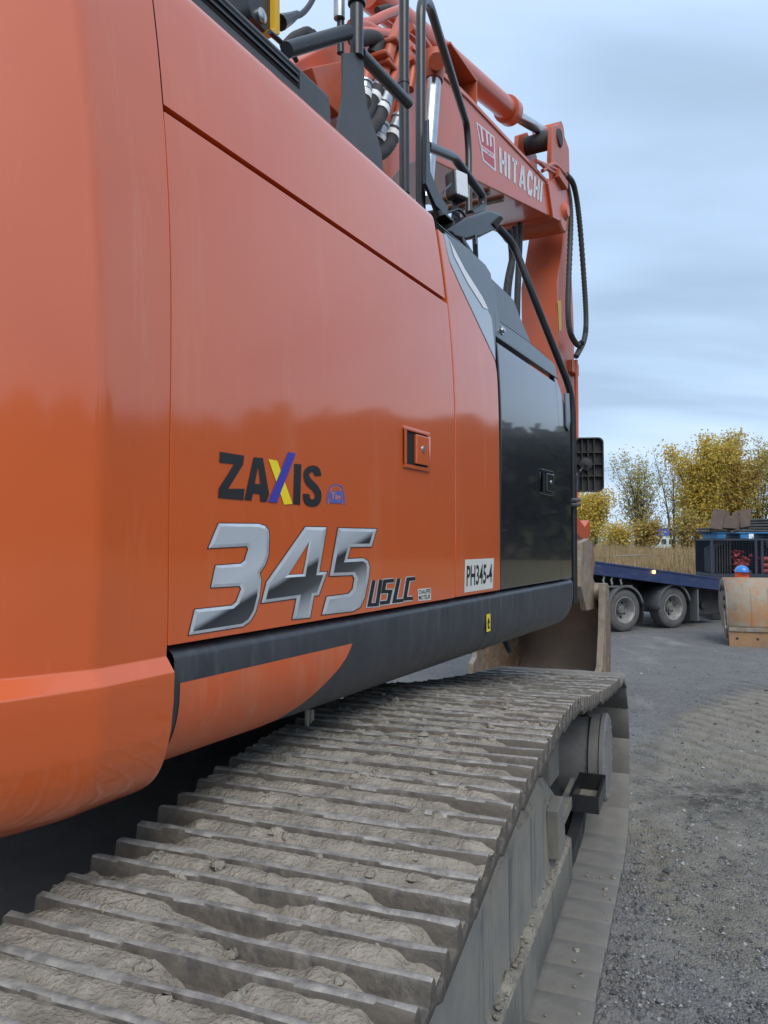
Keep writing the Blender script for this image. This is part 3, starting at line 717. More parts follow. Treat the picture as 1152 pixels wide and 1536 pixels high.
quadtext('CHAUFFE', Z6([(1029, 706), (1081, 699), (1081, 720), (1030, 725)]), SD(.0032), 'heater_text', m_ink, door, .02)
quadtext('MOTEUR', Z6([(1030, 730), (1080, 724), (1080, 744), (1031, 749)]), SD(.0032), 'heater_text', m_ink, door, .02)
sp_ = [o for o in EX.children if o.name == 'side_panel'][0]
z4 = lambda pts: pz([(600 + x * .27778, 620 + y * .27778) for x, y in pts])
flat([z4([(350, 790), (506, 782), (500, 945), (346, 968)])], SD(.0022), 'unit_number_label', m_label, sp_)
quadtext('PH345-4', z4([(359, 822), (497, 812), (495, 914), (357, 936)]), SD(.0032), 'unit_number', m_ink, sp_, .02)

# ------------------------------------------------------------------ roof fittings and rails
hs = usz(505, 165, -.12, False)[0]; hz = 3.02
hp = [(-.12, 2.72), (-.12, hz - .03), (-.15, hz), (-1.2, hz + .02), (-1.2, 2.72)]
mb = MB(); n = len(hp)
rows = [[U(s + (0 if z < hz - .04 else -.0), t, z) for t, z in hp + hp[:1]] for s in (-.9, hs - .04)] + [[U(hs, t - (.02 if t > -.2 else 0), min(z, hz - .05)) for t, z in hp + hp[:1]]]
mb.grid(rows); mb.add([U(hs, t - (.02 if t > -.2 else 0), min(z, hz - .05)) for t, z in hp], [tuple(range(n))])
hood = mb.build('hood_cover', m_plate, EX, bevel=.006)
g0, g1 = -.4, usz(449, 120, -.12, False)[0]
MB().box(U, (g0, -.13, 2.935), (g1, -.1185, 2.982)).build('vent_opening', m_gap, hood, smooth=0)
for i in range(2):
    z = 2.945 + i * .018
    MB().box(lambda s, t, zz: U(s, t, zz), (g0, -.13, z), (g1 - .01, -.114, z + .006)).build('vent_slat', m_black, hood, smooth=0)
# beacon bracket with yellow plate, bolt and cable
mbk = MB().prism([usz(x, y, -.40, False) for x, y in ((372, -40), (414, -40), (414, 47), (398, 47), (378, 25), (372, 5))], lambda a, w, b: U(a, w, b), -.40, -.52)
bk = mbk.build('beacon_bracket', m_black, EX, bevel=.006)
MB().prism([usz(x, y, -.38, False) for x, y in ((413, -30), (420, -30), (420, 52), (409, 50), (406, 43), (413, 42))], lambda a, w, b: U(a, w, b), -.38, -.54).build('yellow_plate', m_yellowp, bk, bevel=.002)
p = up(391, 24, -.40); MB().lathe(frame(p, US_, Vector((0, 0, 1))), [(.022, 0), (.022, .008), (.015, .012), (.006, .014)], 12).build('bracket_bolt', m_bolt, bk)
hose('beacon_cable', [up(418, 32, -.45), up(432, 26, -.45), up(450, 22, -.45), up(464, 8, -.45), up(478, -20, -.45)], .010, m_black, bk)
MB().tube(spline([up(420, 34, -.45), up(434, 28, -.45), up(446, 21, -.45)]), .018, 10, rf=lambda i: .026 - .0012 * i).build('cable_boot', m_black, bk)
hose('hood_cable', [up(404, 48, -.3), up(424, 66, -.3), up(440, 84, -.3), up(445, 92, -.3)], .008, m_black, EX)

tr = -.16
post = bar('rail_post', [up(535, -60, tr), up(535, 85, tr)], .021, m_black, EX, n=14)
bar('rail_collar', [up(535, -2, tr), up(535, 7, tr)], .028, m_black, EX, n=14)
gp = [usz(x, y, tr, False) for x, y in ((513, 80), (544, 79), (545, 128), (549, 160), (556, 184), (566, 210), (571, 232), (575, 275), (500, 215), (508, 175), (513, 140))]
MB().prism(gp, lambda a, w, b: U(a, w, b), tr + .005, tr - .004).build('rail_gusset', m_plate, EX, bevel=.002)
bar('rail_tube', [up(430, 75, tr - .05), up(522, 48, tr)], .022, m_black, EX, n=14)
bar('rail_tube', [up(540, 80, tr), up(612, 155, tr - .02)], .020, m_black, EX, n=14)
bar('spigot_pin', [up(509, -40, tr - .06), up(509, 28, tr - .06)], .018, m_zinc, EX, n=12)
bar('spigot_rod', [up(511, 26, tr - .06), up(511, 80, tr - .06)], .012, m_black, EX, n=12)
t2 = -.30
bar('grab_rail', [up(606, -80, t2), up(606, 122, t2), up(607, 290, t2)], .020, m_black, EX, n=14, round_=.01)
bar('rail_collar', [up(606, 121, t2), up(606, 126, t2)], .0225, m_black, EX, n=14)
t3 = -.34
bar('rail_hoop', [up(631, 330, t3), up(631, 1, t3), up(642, 0, t3 - .04), up(700, 185, t3 - .35), up(703, 225, t3 - .35), up(703, 352, t3 - .30)], .021, m_black, EX, n=14, round_=.10)
lp = [usz(x, y, t3, False) for x, y in ((620, 186), (625, 184), (626, 262), (640, 296), (654, 316), (648, 326), (634, 312), (619, 280))]
MB().prism(lp, lambda a, w, b: U(a, w, b), t3 + .06, t3 + .045).build('rail_foot', m_black, EX, bevel=.002)
bar('side_guard', [up(632, 195, t3), up(634, 255, t3), up(660, 325, t3 + .05)], .018, m_black, EX, n=12)
bar('lamp_guard', [up(640, 219, t3), up(681, 236, t3 - .05), up(723, 293, t3 - .05), up(724, 310, t3 - .05), up(706, 322, t3 - .05)], .022, m_black, EX, n=14, round_=.05)
# work lamp
t4 = -.32
def lampbox(grow, w0, w1, pts): return [usz(x, y, t4, False) for x, y in pts]
fwd = (UT_ * .75 - US_ * .30 + Vector((0, 0, .05))).normalized()
c = up(688, 279, t4); fx = Vector((0, 0, 1)).cross(fwd).normalized(); fy = fwd.cross(fx)
LM = Matrix(((fx.x, fy.x, fwd.x, c.x), (fx.y, fy.y, fwd.y, c.y), (fx.z, fy.z, fwd.z, c.z), (0, 0, 0, 1)))
lamp = MB().box(LM, (-.045, -.066, -.05), (.045, .066, .022)).build('work_lamp', m_black, EX, bevel=.018, seg=3)
MB().box(LM, (-.036, -.057, .016), (.036, .057, .026)).build('lamp_lens', m_lens, lamp, bevel=.008)
MB().prism([(-.03, -.15), (.03, -.15), (.012, -.05), (-.012, -.05)], lambda a, w, b: LM @ Vector((a, b, w)), -.03, -.022).build('lamp_bracket', m_black, lamp, bevel=.002)
bar('lamp_bracket_arm', [up(662, 322, t4), up(690, 312, t4), up(712, 345, t4 + .05), up(714, 368, t4 + .1)], .007, m_black, lamp, n=8)
MB().box(U, (usz(655, 318, t4, False)[0], t4 - .1, usz(660, 322, t4, False)[1]), (usz(690, 320, t4, False)[0], t4 + .02, usz(660, 322, t4, False)[1] + .012)).build('lamp_shelf', m_black, lamp, bevel=.002)
hose('lamp_cable', [up(676, 276, t4), up(664, 290, t4 + .01), up(659, 310, t4), up(662, 322, t4)], .005, m_black, lamp, n=8)
# side camera housing
pts = [(672, 345), (700, 326), (735, 314), (752, 319), (758, 328), (748, 343), (722, 356), (700, 361), (684, 357)]
MB().prism([usz(x, y, -.25, False) for x, y in pts], lambda a, w, b: U(a, w, b), -.25, -.38).build('camera_housing', m_plastic, EX, bevel=.018, seg=3)
MB().prism([usz(x, y, -.243, False) for x, y in ((740, 335), (752, 324), (755, 328), (745, 342))], lambda a, w, b: U(a, w, b), -.243, -.252).build('camera_lens', m_gap, EX)
bar('housing_strut', [up(688, 352, -.28), up(706, 380, -.2), up(712, 400, -.2)], .012, m_black, EX, n=8)
bar('housing_strut', [up(712, 350, -.4), up(714, 395, -.4)], .014, m_black, EX, n=8)
# long front handrail and mirror
fr_t = -.05
bar('front_handrail', [up(748, 342, -.30), up(770, 366, -.26), up(797, 437, -.18), up(858, 590, fr_t), up(859, 650, fr_t), up(861, 905, fr_t)], .0195, m_black, EX, n=14, round_=.16)
bar('rail_bracket', [up(846, 618, -.1), up(859, 618, fr_t)], .010, m_black, EX, n=8)
MC = up(886, 697, -.125); fx = (TV * .95 + TU * .25).normalized(); fy = Vector((0, 0, 1)); fz = fx.cross(fy)
MM = Matrix(((fx.x, fy.x, fz.x, MC.x), (fx.y, fy.y, fz.y, MC.y), (fx.z, fy.z, fz.z, MC.z), (0, 0, 0, 1)))
def rr(w, h, r, n=5):
    o = []
    for cx, cy, a0 in ((w - r, h - r, 0), (-w + r, h - r, 90), (-w + r, -h + r, 180), (w - r, -h + r, 270)):
        for k in range(n + 1): a = R(a0 + 90 * k / n); o.append((cx + r * math.cos(a), cy + r * math.sin(a)))
    return o
mw, mh = .088, .172
MFN = lambda a, w, b: MM @ Vector((a + .012 * (b / mh) ** 2 * -1, b, w))
mir = MB().prism(rr(mw, mh, .03), MFN, -.03, -.022).build('mirror', m_rubber, EX, bevel=.003)
lo = rr(mw, mh, .03); li = rr(mw - .008, mh - .008, .026); mb = MB(); n = len(lo)
mb.add([MFN(a, -.022, b) for a, b in lo] + [MFN(a, .012, b) for a, b in lo] + [MFN(a, .012, b) for a, b in li] + [MFN(a, -.022, b) for a, b in li],
       [(i, (i + 1) % n, n + (i + 1) % n, n + i) for i in range(n)] + [(n + i, n + (i + 1) % n, 2 * n + (i + 1) % n, 2 * n + i) for i in range(n)] + [(2 * n + i, 2 * n + (i + 1) % n, 3 * n + (i + 1) % n, 3 * n + i) for i in range(n)])
mb.build('mirror_rim', m_rubber, mir)
for x in (-.045, -.008, .03): MB().box(lambda a, b, w: MFN(a, w, b), (x, -mh + .006, -.022), (x + .006, mh - .006, .004)).build('mirror_rib', m_rubber, mir, smooth=0)
for y in (-.075, .0, .075): MB().box(lambda a, b, w: MFN(a, w, b), (-mw + .006, y, -.022), (mw - .006, y + .006, .004)).build('mirror_rib', m_rubber, mir, smooth=0)
MB().lathe(MM @ Matrix.Translation((-.03, .004, -.022)), [(.042, 0), (.042, .022), (.034, .028), (.014, .030), (.012, .045), (.004, .046)], 18).build('mirror_boss', m_rubber, mir)
bar('mirror_arm', [MM @ Vector((-.03, 0, .0)), MM @ Vector((-.075, -.05, -.0)), up(861, 745, fr_t)], .012, m_black, mir, n=8)
for py in (750, 757): bar('mirror_clamp', [up(857, py, fr_t + .02), up(869, py, fr_t + .02)], .010, m_plate, mir, n=8)

# ------------------------------------------------------------------ boom and arm
BT = -1.15; BW = .62
BF = lambda a, w, b: U(a, w, b)
btop = [(.9, 2.45), (2.05, 4.15), (2.75, 4.78), (3.35, 5.02), usz(700, 138, BT, False), usz(822, 269, BT, False)]
bbot = [usz(829, 326, BT, False), usz(705, 266, BT, False), usz(641, 236, BT, False), (3.2, 4.1), (2.75, 3.65), (1.75, 2.0), (1.2, 1.9)]
boom = MB().prism(btop + bbot, BF, BT, BT - BW).build('boom', m_orange_boom, EX, bevel=.015)
zB = lambda pts, t=BT: [usz(560 + x * .3125, 60 + y * .3125, t, False) for x, y in pts]
pB = lambda x, y, t: up(560 + x * .3125, 60 + y * .3125, t)
# flange plates and a weld seam on the face
MB().tube([U(a, BT + .002, b - .05) for a, b in btop[3:]], .012, 6).build('boom_pipe', m_orange_boom, boom)
MB().tube([U(a, BT - .06, b + .03) for a, b in btop[3:]], .022, 8).build('boom_pipe', m_orange_boom, boom)
MB().tube([U(a, BT - .14, b + .035) for a, b in btop[3:]], .022, 8).build('boom_pipe', m_orange_boom, boom)
bd = lambda o: (lambda a, b: U(a, BT + o, b))
q = zB([(602, 512), (812, 684), (806, 780), (606, 636)])
tot = 0
G = {'H': [[(0, 0), (0, 1)], [(1, 0), (1, 1)], [(0, .5), (1, .5)]], 'I': [[(.5, 0), (.5, 1)]], 'T': [[(0, .92), (1, .92)], [(.5, 0), (.5, 1)]],
     'A': [[(0, 0), (.42, 1)], [(.58, 1), (1, 0)], [(.18, .28), (.82, .28)]], 'C': [[(1, .72), (.8, .95), (.3, .95), (.04, .7), (.04, .3), (.3, .05), (.8, .05), (1, .28)]]}
wd = {'H': 1, 'I': .34, 'T': 1, 'A': 1.1, 'C': 1}
tot = sum(wd[c] + .22 for c in 'HITACHI') - .22; x = 0
tl, tr_, br, bl = [Vector(p_) for p_ in q]
for ch in 'HITACHI':
    w = wd[ch]; mb = MB()
    for pl in G[ch]:
        pp = [(.14 + (w - .28) * (a if ch != 'I' else .5), b * 1.4) for a, b in pl]
        lp = stroke(pp, .33 if pl[0][1] != pl[-1][1] or len(pl) > 2 else .24)
        tri = tessellate_polygon([[Vector((a, b, 0)) for a, b in lp]])
        vs_ = []
        for a, b in lp:
            uu = (x + a) / tot; vv = b / 1.4
            p2 = (bl * (1 - uu) + br * uu) * (1 - vv) + (tl * (1 - uu) + tr_ * uu) * vv; vs_.append(U(p2.x, BT + .003, p2.y))
        mb.add(vs_, [tuple(t_) for t_ in tri])
    mb.build('letter_' + ch.lower(), m_white, boom, smooth=0); x += w + .22
em = zB([(492, 392), (580, 465), (587, 632), (525, 580)])
flat([em], bd(.002), 'emblem_border', m_white, boom)
flat([zB([(499, 405), (575, 470), (581, 618), (530, 573)])], bd(.003), 'emblem_field', m_red, boom)
for a, b in (((515, 418), (524, 490)), ((541, 440), (547, 506)), ((560, 458), (563, 512))):
    flat([zB(stroke([a, b], 8))], bd(.004), 'emblem_bar', m_white, boom)
flat([zB([(512, 500), (578, 548), (579, 572), (517, 528)])], bd(.004), 'emblem_band', m_white, boom)
quadtext('WAJAX', zB([(516, 506), (575, 550), (575, 568), (519, 524)]), bd(.005), 'emblem_text', m_red, boom, .03)
# boom tip boss and arm pivot
tip = usz(843, 318, BT, False)
TM = lambda t: frame(U(tip[0], t, tip[1] + .0), US_, Vector((0, 0, 1)))
MB().lathe(TM(BT - BW - .03), [(.20, 0), (.22, .02), (.22, BW + .03), (.20, BW + .05), (.10, BW + .06), (.06, BW + .10)], 24).build('boom_tip_boss', m_orange_boom, boom)
cpl = zB([(826, 690), (860, 660), (915, 690), (935, 770), (930, 830), (880, 870), (850, 855)])
MB().prism(cpl, BF, BT + .03, BT - BW - .03).build('boom_tip_cheek', m_orange_boom, boom, bevel=.01)
# underside ribs
for a in (4.9, 5.25):
    zc = bbot[1][1] + (bbot[0][1] - bbot[1][1]) * (a - bbot[1][0]) / (bbot[0][0] - bbot[1][0])
    MB().box(BF, (a, BT - BW + .05, zc - .02), (a + .06, BT - .05, zc + .02)).build('underside_strap', m_wornsteel, boom, bevel=.004)
# arm cylinder on top
ct = BT - BW / 2
ca = pB(500, 215, ct); cb = pB(655, 345, ct); cc = pB(840, 455, ct)
ax = (cb - ca).normalized(); c0 = ca - ax * 2.1
MB().tube([c0, cb], .105, 20).build('cylinder_barrel', m_orange_boom, boom, smooth=40)
MB().tube([cb - ax * .12, cb - ax * .115, cb + ax * .02, cb + ax * .06], .135, 20, rf=lambda i: (.11, .135, .135, .10)[i]).build('cylinder_gland', m_orange_boom, boom)
MB().tube([cb, cc], .058, 16).build('cylinder_rod', m_chrome, boom)
MB().tube([cc + UT_ * .16, cc - UT_ * .16], .11, 16).build('rod_eye', m_orange_dirty, boom)
# valve box bracket
vb = [usz(x, y, BT - .02, False) for x, y in ((677, 95), (714, 88), (716, 130), (700, 140), (676, 128))]
vx0, vx1 = min(v[0] for v in vb), max(v[0] for v in vb); vz0, vz1 = usz(700, 140, BT, False)[1], usz(700, 90, BT, False)[1]
mb = MB(); mb.box(BF, (vx0, BT - .32, vz1 - .02), (vx1, BT - .02, vz1)); mb.box(BF, (vx1 - .02, BT - .32, vz0 - .04), (vx1, BT - .02, vz1 - .02)); mb.box(BF, (vx0, BT - .32, vz0 - .05), (vx1 - .02, BT - .30, vz1 - .02))
mb.box(BF, (vx0, BT - .30, vz0 - .05), (vx1 - .02, BT - .02, vz0 - .02))
mb.build('pipe_bracket', m_orange_dirty, boom, bevel=.004)
MB().box(BF, (vx0 + .02, BT - .28, vz0 - .01), (vx1 - .1, BT - .09, vz0 + .10)).build('valve_block', m_under, boom, bevel=.01)
# boom cylinder: bare rod and orange eye beside the boom
MB().tube([up(637, 300, BT + .16), up(650, 118, BT + .16)], .052, 16).build('boom_cylinder_rod', m_chrome, boom)
MB().tube([up(650, 122, BT + .16), up(652, 84, BT + .16)], .075, 16, rf=lambda i: (.062, .085)[i]).build('boom_cylinder_eye', m_orange_dirty, boom)
MB().tube([up(655, 92, BT + .24), up(655, 92, BT - .05)], .05, 14).build('boom_cylinder_pin', m_orange_dirty, boom)
# arm
AT = BT + .0; AW = .42
arm_in = BT - .10
armF = [usz(836, 350, arm_in, False)[0], usz(861, 500, arm_in, False)[0]]
al = [usz(824, 240, arm_in, False), usz(826, 190, arm_in, False), usz(838, 186, arm_in, False), usz(851, 224, arm_in, False), usz(853, 300, arm_in, False)]
arm_loop = al + [(armF[1], 4.3), (armF[1] + .02, 3.6), (armF[1] - .12, 2.2), (armF[1] - .28, 1.55), (armF[0] + .02, 1.45), (armF[0] + .0, 2.6), (armF[0] + .01, 3.4), (armF[0], 4.6)]
arm = MB().prism(arm_loop[4:], BF, arm_in, arm_in - AW).build('arm', m_orange_dirty, EX, bevel=.015)
for t in (arm_in + .02, arm_in - AW + .06):
    MB().prism(al + [usz(836, 330, arm_in, False)], BF, t, t - .05).build('arm_ear', m_orange_dirty, arm, bevel=.008)
pp = usz(834, 202, arm_in, False)
MB().lathe(frame(U(pp[0] + .05, arm_in - AW - .02, pp[1] - .02), US_, Vector((0, 0, 1))), [(.09, 0), (.10, .01), (.10, AW + .05), (.09, AW + .06)], 18).build('arm_pin', m_under, arm)
flat([[usz(x, y, arm_in, False) for x, y in ((836, 451), (841, 451), (842, 496), (838, 496))]], lambda a, b: U(a, arm_in + .003, b), 'arm_label', m_yellowp, arm)
MB().box(BF, (usz(852, 555, arm_in, False)[0], arm_in, usz(850, 556, arm_in, False)[1]), (usz(862, 540, arm_in, False)[0], arm_in + .05, usz(850, 538, arm_in, False)[1])).build('hose_bracket', m_orange_dirty, arm, bevel=.006)
bar('arm_pipe', [up(864, 540, arm_in + .05), up(865, 620, arm_in + .05), up(865, 760, arm_in + .05)], .022, m_orange_dirty, arm, n=8)
# hoses: steel lines then loops
ht = BT + .03
for k, (a, b, c_) in enumerate((((812, 628), (868, 596), (925, 650)), ((800, 590), (840, 622), (905, 660)), ((780, 580), (850, 610), (890, 630)))):
    hose('steel_line', [pB(*a, ht), pB(*b, ht), pB(*c_, ht)], .020, m_orange_dirty, boom, n=8)
MB().box(BF, (usz(832, 262, ht, False)[0], ht - .03, usz(832, 266, ht, False)[1]), (usz(845, 262, ht, False)[0], ht + .05, usz(832, 254, ht, False)[1])).build('line_clamp', m_orange_dirty, boom, bevel=.006)
m_hose = M('ribbed_black_hose', (.030, .034, .034), (.05, .052, .05), scale=12, rough=.6)
hose('arm_hose', [pB(925, 645, ht), up(861, 280, ht), up(869, 330, ht), up(876, 420, ht), up(879, 480, ht), up(876, 510, ht), up(864, 535, ht)], .030, m_hose, boom, n=10, ribs=True)
hose('arm_hose', [pB(905, 660, ht), up(852, 285, ht), up(856, 330, ht), up(853, 420, ht), up(852, 470, ht), up(856, 500, ht), up(866, 517, ht), up(873, 514, ht + .03)], .030, m_hose, boom, n=10, ribs=True)
for pts in ([(772, 340), (772, 372), (760, 432), (752, 540)], [(780, 335), (778, 400), (776, 450), (774, 560)], [(764, 345), (768, 390), (762, 440), (758, 550)]):
    hose('boom_hose', [up(x, y, BT - .2) for x, y in pts], .032, m_rubber, boom, n=8)
# hose bundle beside the boom foot
zE = lambda x, y, t: up(480 + x * .15625, y * .15625, t)
t5 = BT + .22
def E(name, pts, r, mat, t=t5, **k): return hose(name, [zE(x, y, t) for x, y in pts], r, mat, boom, **k)
E('steel_line', [(790, 190), (740, 300), (690, 420), (650, 560), (585, 800)], .034, m_orange_dirty)
E('steel_line', [(800, 420), (750, 600), (700, 760), (648, 910)], .030, m_orange_dirty, t5 + .03)
E('steel_line', [(790, 640), (700, 960), (600, 1225)], .028, m_orange_dirty, t5 - .04)
E('steel_line', [(800, 800), (770, 1000), (745, 1145)], .030, m_orange_dirty, t5)
E('steel_line', [(470, 650), (440, 760), (425, 810)], .030, m_orange_dirty, t5)
E('steel_line', [(300, 240), (480, 215), (620, 150), (760, 95)], .030, m_orange_boom, t5 - .25)
E('steel_line', [(300, 310), (480, 320), (720, 340)], .034, m_orange_boom, t5 - .2)
E('steel_line', [(300, 255), (430, 245), (520, 290), (560, 300)], .030, m_orange_boom, t5 - .22)
E('steel_line', [(620, 130), (700, 180), (800, 260)], .028, m_orange_boom, t5 - .3)
E('steel_line', [(860, 260), (960, 350), (1090, 540)], .030, m_orange_boom, t5 - .3)
E('steel_line', [(860, 560), (890, 640), (880, 760), (860, 860)], .030, m_orange_dirty, t5 - .2)
E('rubber_hose', [(330, 385), (470, 362), (545, 380), (550, 440), (500, 550)], .040, m_rubber, t5 - .05)
E('rubber_hose', [(550, 100), (640, 78), (740, 90)], .022, m_rubber, t5 - .3)
def hosefit(p0, p1, p2, rest, t):
    a, b, c_ = zE(*p0, t), zE(*p1, t), zE(*p2, t)
    MB().tube([a, a.lerp(b, .2), a.lerp(b, .22), a.lerp(b, .8), a.lerp(b, .82), b], .038, 12, rf=lambda i: (.046, .046, .038, .038, .044, .044)[i]).build('hose_fitting', m_zinc, boom)
    MB().tube([b, c_], .043, 12).build('hose_sleeve', m_rubber, boom)
    d = (c_ - b).normalized(); MB().tube([c_ - d * .02, c_ + d * .02], .045, 12).build('white_band', m_whitering, boom)
    hose('rubber_hose', [c_] + [zE(*q_, t) for q_ in rest], .039, m_rubber, boom)
hosefit((585, 790), (545, 870), (510, 950), [(475, 1030), (440, 1120), (380, 1220)], t5)
hosefit((648, 900), (605, 1020), (590, 1060), [(550, 1160), (480, 1240), (400, 1290)], t5 + .03)
hosefit((600, 1215), (565, 1320), (555, 1350), [(540, 1400), (500, 1450)], t5 - .04)
hosefit((745, 1140), (705, 1260), (690, 1310), [(660, 1390), (600, 1455), (520, 1490), (420, 1500)], t5)
hosefit((430, 800), (420, 880), (415, 920), [(400, 1000), (370, 1100)], t5)
for x, y in ((690, 430), (620, 640), (740, 590), (590, 560)):
    MB().box(BF, (usz(480 + (x - 45) * .15625, y * .15625, t5, False)[0], t5 - .06, usz(480 + x * .15625, (y + 25) * .15625, t5, False)[1]), (usz(480 + (x + 45) * .15625, y * .15625, t5, False)[0], t5 + .055, usz(480 + x * .15625, (y - 25) * .15625, t5, False)[1])).build('pipe_clamp', m_orange_dirty, boom, bevel=.012)
MB().prism([usz(x, y, BT + .05, False) for x, y in ((455, 105), (500, 96), (512, 150), (500, 178), (470, 150))], BF, BT + .10, BT).build('boom_foot_plate', m_orange_dirty, boom, bevel=.008)
for k in range(4): hose('boom_cable', [up(425 + k * 6, 70 - k * 3, BT + .1), up(445 + k * 5, 52 - k * 2, BT + .1), up(470 + k * 3, 50 + k * 4, BT + .1)], .02, m_rubber, boom, n=8)

# bucket on the arm, mouth turned to the machine
bs = usz(905, 960, -.80, False)[0]
BR, BL = -.80, -2.17
BM = (BR + BL) / 2
def BK(a, w, b): return U(a, BM + (w - BM) * (1 - .22 * max(0, a - bs)), b)
ib = [(bs - .10, .10), (bs + .35, .02), (bs + .80, .10), (bs + 1.05, .38), (bs + 1.08, .75), (bs + .88, 1.05), (bs + .55, 1.20), (bs + .18, 1.16)]
ib = [(p_.x, p_.y) for p_ in spline([Vector((a, b, 0)) for a, b in ib], 4)]
ob_ = [(a + (.03 if i > 3 else .0) * (1), b + (-.02 if i < 8 else .0) + (.03 if i > 20 else 0)) for i, (a, b) in enumerate(ib)]
bk2 = MB(); n = len(ib)
rows = [[BK(a, t, b) for a, b in ib] for t in (BR, (BR + BL) / 2, BL)]
bucket = bk2.grid(rows).build('bucket', m_bucketin, EX, smooth=40)
bucket.data.name = 'bucket'; so = bucket.modifiers.new('thick', 'SOLIDIFY'); so.thickness = .03; so.offset = 0
face = ib + [(bs + .05, 1.28), (bs - .04, 1.29), (bs - .10, .8), (bs - .20, .35), (bs - .16, .10)]
for t in (BR, BL):
    MB().prism(face, BK, t + .018, t - .018).build('side_plate', m_rust, bucket, bevel=.004)
    ce = [(bs + .04, 1.285), (bs - .06, 1.30), (bs - .12, .80), (bs - .22, .45), (bs - .32, .40), (bs - .34, .12), (bs - .05, .10), (bs - .02, .8)]
    MB().prism(ce, BF, t + .035 if t == BR else t + .03, t - .030).build('side_cutter', m_wornsteel, bucket, bevel=.006)
for k in range(5):
    t = BR - .07 - k * (abs(BL - BR) - .14) / 4
    MB().prism([(bs - .06, .16), (bs - .34, .08), (bs - .35, .04), (bs - .05, .05)], BF, t + .05, t - .05).build('tooth', m_wornsteel, bucket, bevel=.008)
hb = usz(895, 905, -1.2, False)
MB().tube([U(bs + .12, BR + .02, 1.20), U(bs + .12, BL - .02, 1.20)], .095, 16).build('hinge_tube', m_wornsteel, bucket)
ear = [usz(x, y, -.93, False) for x, y in ((868, 814), (879, 808), (884, 818), (884, 832), (881, 850), (887, 871), (897, 884), (908, 893), (908, 908), (876, 916), (867, 880))]
for t in (-.93, -1.98):
    MB().prism(ear, BF, t + .03, t - .03).build('bucket_ear', m_wornsteel, bucket, bevel=.008)
MB().prism([(bs + .02, 1.28), (bs - .03, 1.50), (bs + .02, 1.70), (bs + .16, 1.76), (bs + .55, 1.74), (bs + .66, 1.5), (bs + .5, 1.26)], BF, -1.02, -1.90).build('quick_coupler', m_rust, bucket, bevel=.03)
lk = usz(872, 795, arm_in, False)
MB().prism([usz(x, y, arm_in, False) for x, y in ((850, 770), (866, 775), (878, 790), (884, 780), (886, 800), (880, 815), (866, 800), (850, 800))], BF, arm_in, arm_in - AW).build('bucket_link', m_orange_boom, bucket, bevel=.012)

# ------------------------------------------------------------------ undercarriage
TW = .72
def loop_path():
    top = [(.30, 1.055), (1.11, 1.09), (1.79, 1.175), (2.30, 1.200), (2.70, 1.190), (3.2, 1.118), (3.8, 1.045), (4.50, .972)]
    P_ = [(p_.x, p_.y) for p_ in spline([Vector((a, b, 0)) for a, b in top], 8)]
    fc, fr_ = (4.56, .51), .462
    for i in range(1, 24):
        a = R(82 - 172 * i / 24); P_.append((fc[0] + fr_ * math.cos(a), fc[1] + fr_ * math.sin(a)))
    for i in range(20): P_.append((4.5 - (4.5 - .3) * i / 20, .048))
    rc_, rr_ = (.30, .551), .503
    for i in range(24):
        a = R(-90 - 180 * i / 24); P_.append((rc_[0] + rr_ * math.cos(a), rc_[1] + rr_ * math.sin(a)))
    return P_
LP = loop_path(); LP.append(LP[0])
acc = [0.0]
for a, b in zip(LP, LP[1:]): acc.append(acc[-1] + math.hypot(b[0] - a[0], b[1] - a[1]))
NSH = round(acc[-1] / .2015); PIT = acc[-1] / NSH
def on_loop(d):
    d %= acc[-1]; lo_, hi_ = 0, len(acc) - 1
    while hi_ - lo_ > 1:
        md = (lo_ + hi_) // 2
        if acc[md] <= d: lo_ = md
        else: hi_ = md
    k = (d - acc[lo_]) / (acc[hi_] - acc[lo_]); a, b = LP[lo_], LP[lo_ + 1]
    return a[0] + (b[0] - a[0]) * k, a[1] + (b[1] - a[1]) * k
track = MB()
pathc = [T(a, -TW / 2, b - 0) for a, b in LP]
cen = [T(4.56, 0, .51)]
mb = MB()
for i in range(NSH):                                     # chain links under every shoe
    x0, z0 = on_loop(i * PIT - PIT * .52); x1, z1 = on_loop(i * PIT + PIT * .52)
    d = Vector((x1 - x0, z1 - z0)).normalized(); nn = Vector((-d.y, d.x))
    if i * PIT < 1e9:
        for sgn in (-1, 1):
            vs_ = []
            for vv in (sgn * .095 - .03, sgn * .095 + .03):
                for (xx, zz) in ((x0, z0), (x1, z1)):
                    for k in (.004, .10): vs_.append(T(xx - nn.x * k, -TW / 2 + vv, zz - nn.y * k))
            mb.add(vs_, [(0, 1, 3, 2), (4, 6, 7, 5), (0, 4, 5, 1), (2, 3, 7, 6), (0, 2, 6, 4), (1, 5, 7, 3)])
track = mb.build('track', m_under, EX, smooth=0); track['label'] = 'muddy crawler track with triple grouser shoes'
hp_ = PIT / 2; gs = PIT / 3
shp_ = [(-hp_ - .016, -.006), (-hp_ - .016, .004)]
def gr(c_, h): return [(c_ - .018, .010), (c_ - .0105, h - .006), (c_ - .0065, h), (c_ + .0065, h), (c_ + .0105, h - .006), (c_ + .018, .010)]
prof_ = [(-hp_ + .004, -.017), (-hp_ - .022, -.004), (-hp_ - .020, .006)] + gr(-gs, .043) + gr(0, .046) + gr(gs, .043) + [(hp_ - .004, .010), (hp_ + .012, .002), (hp_ + .006, -.003)]
rsh = random.Random(11)
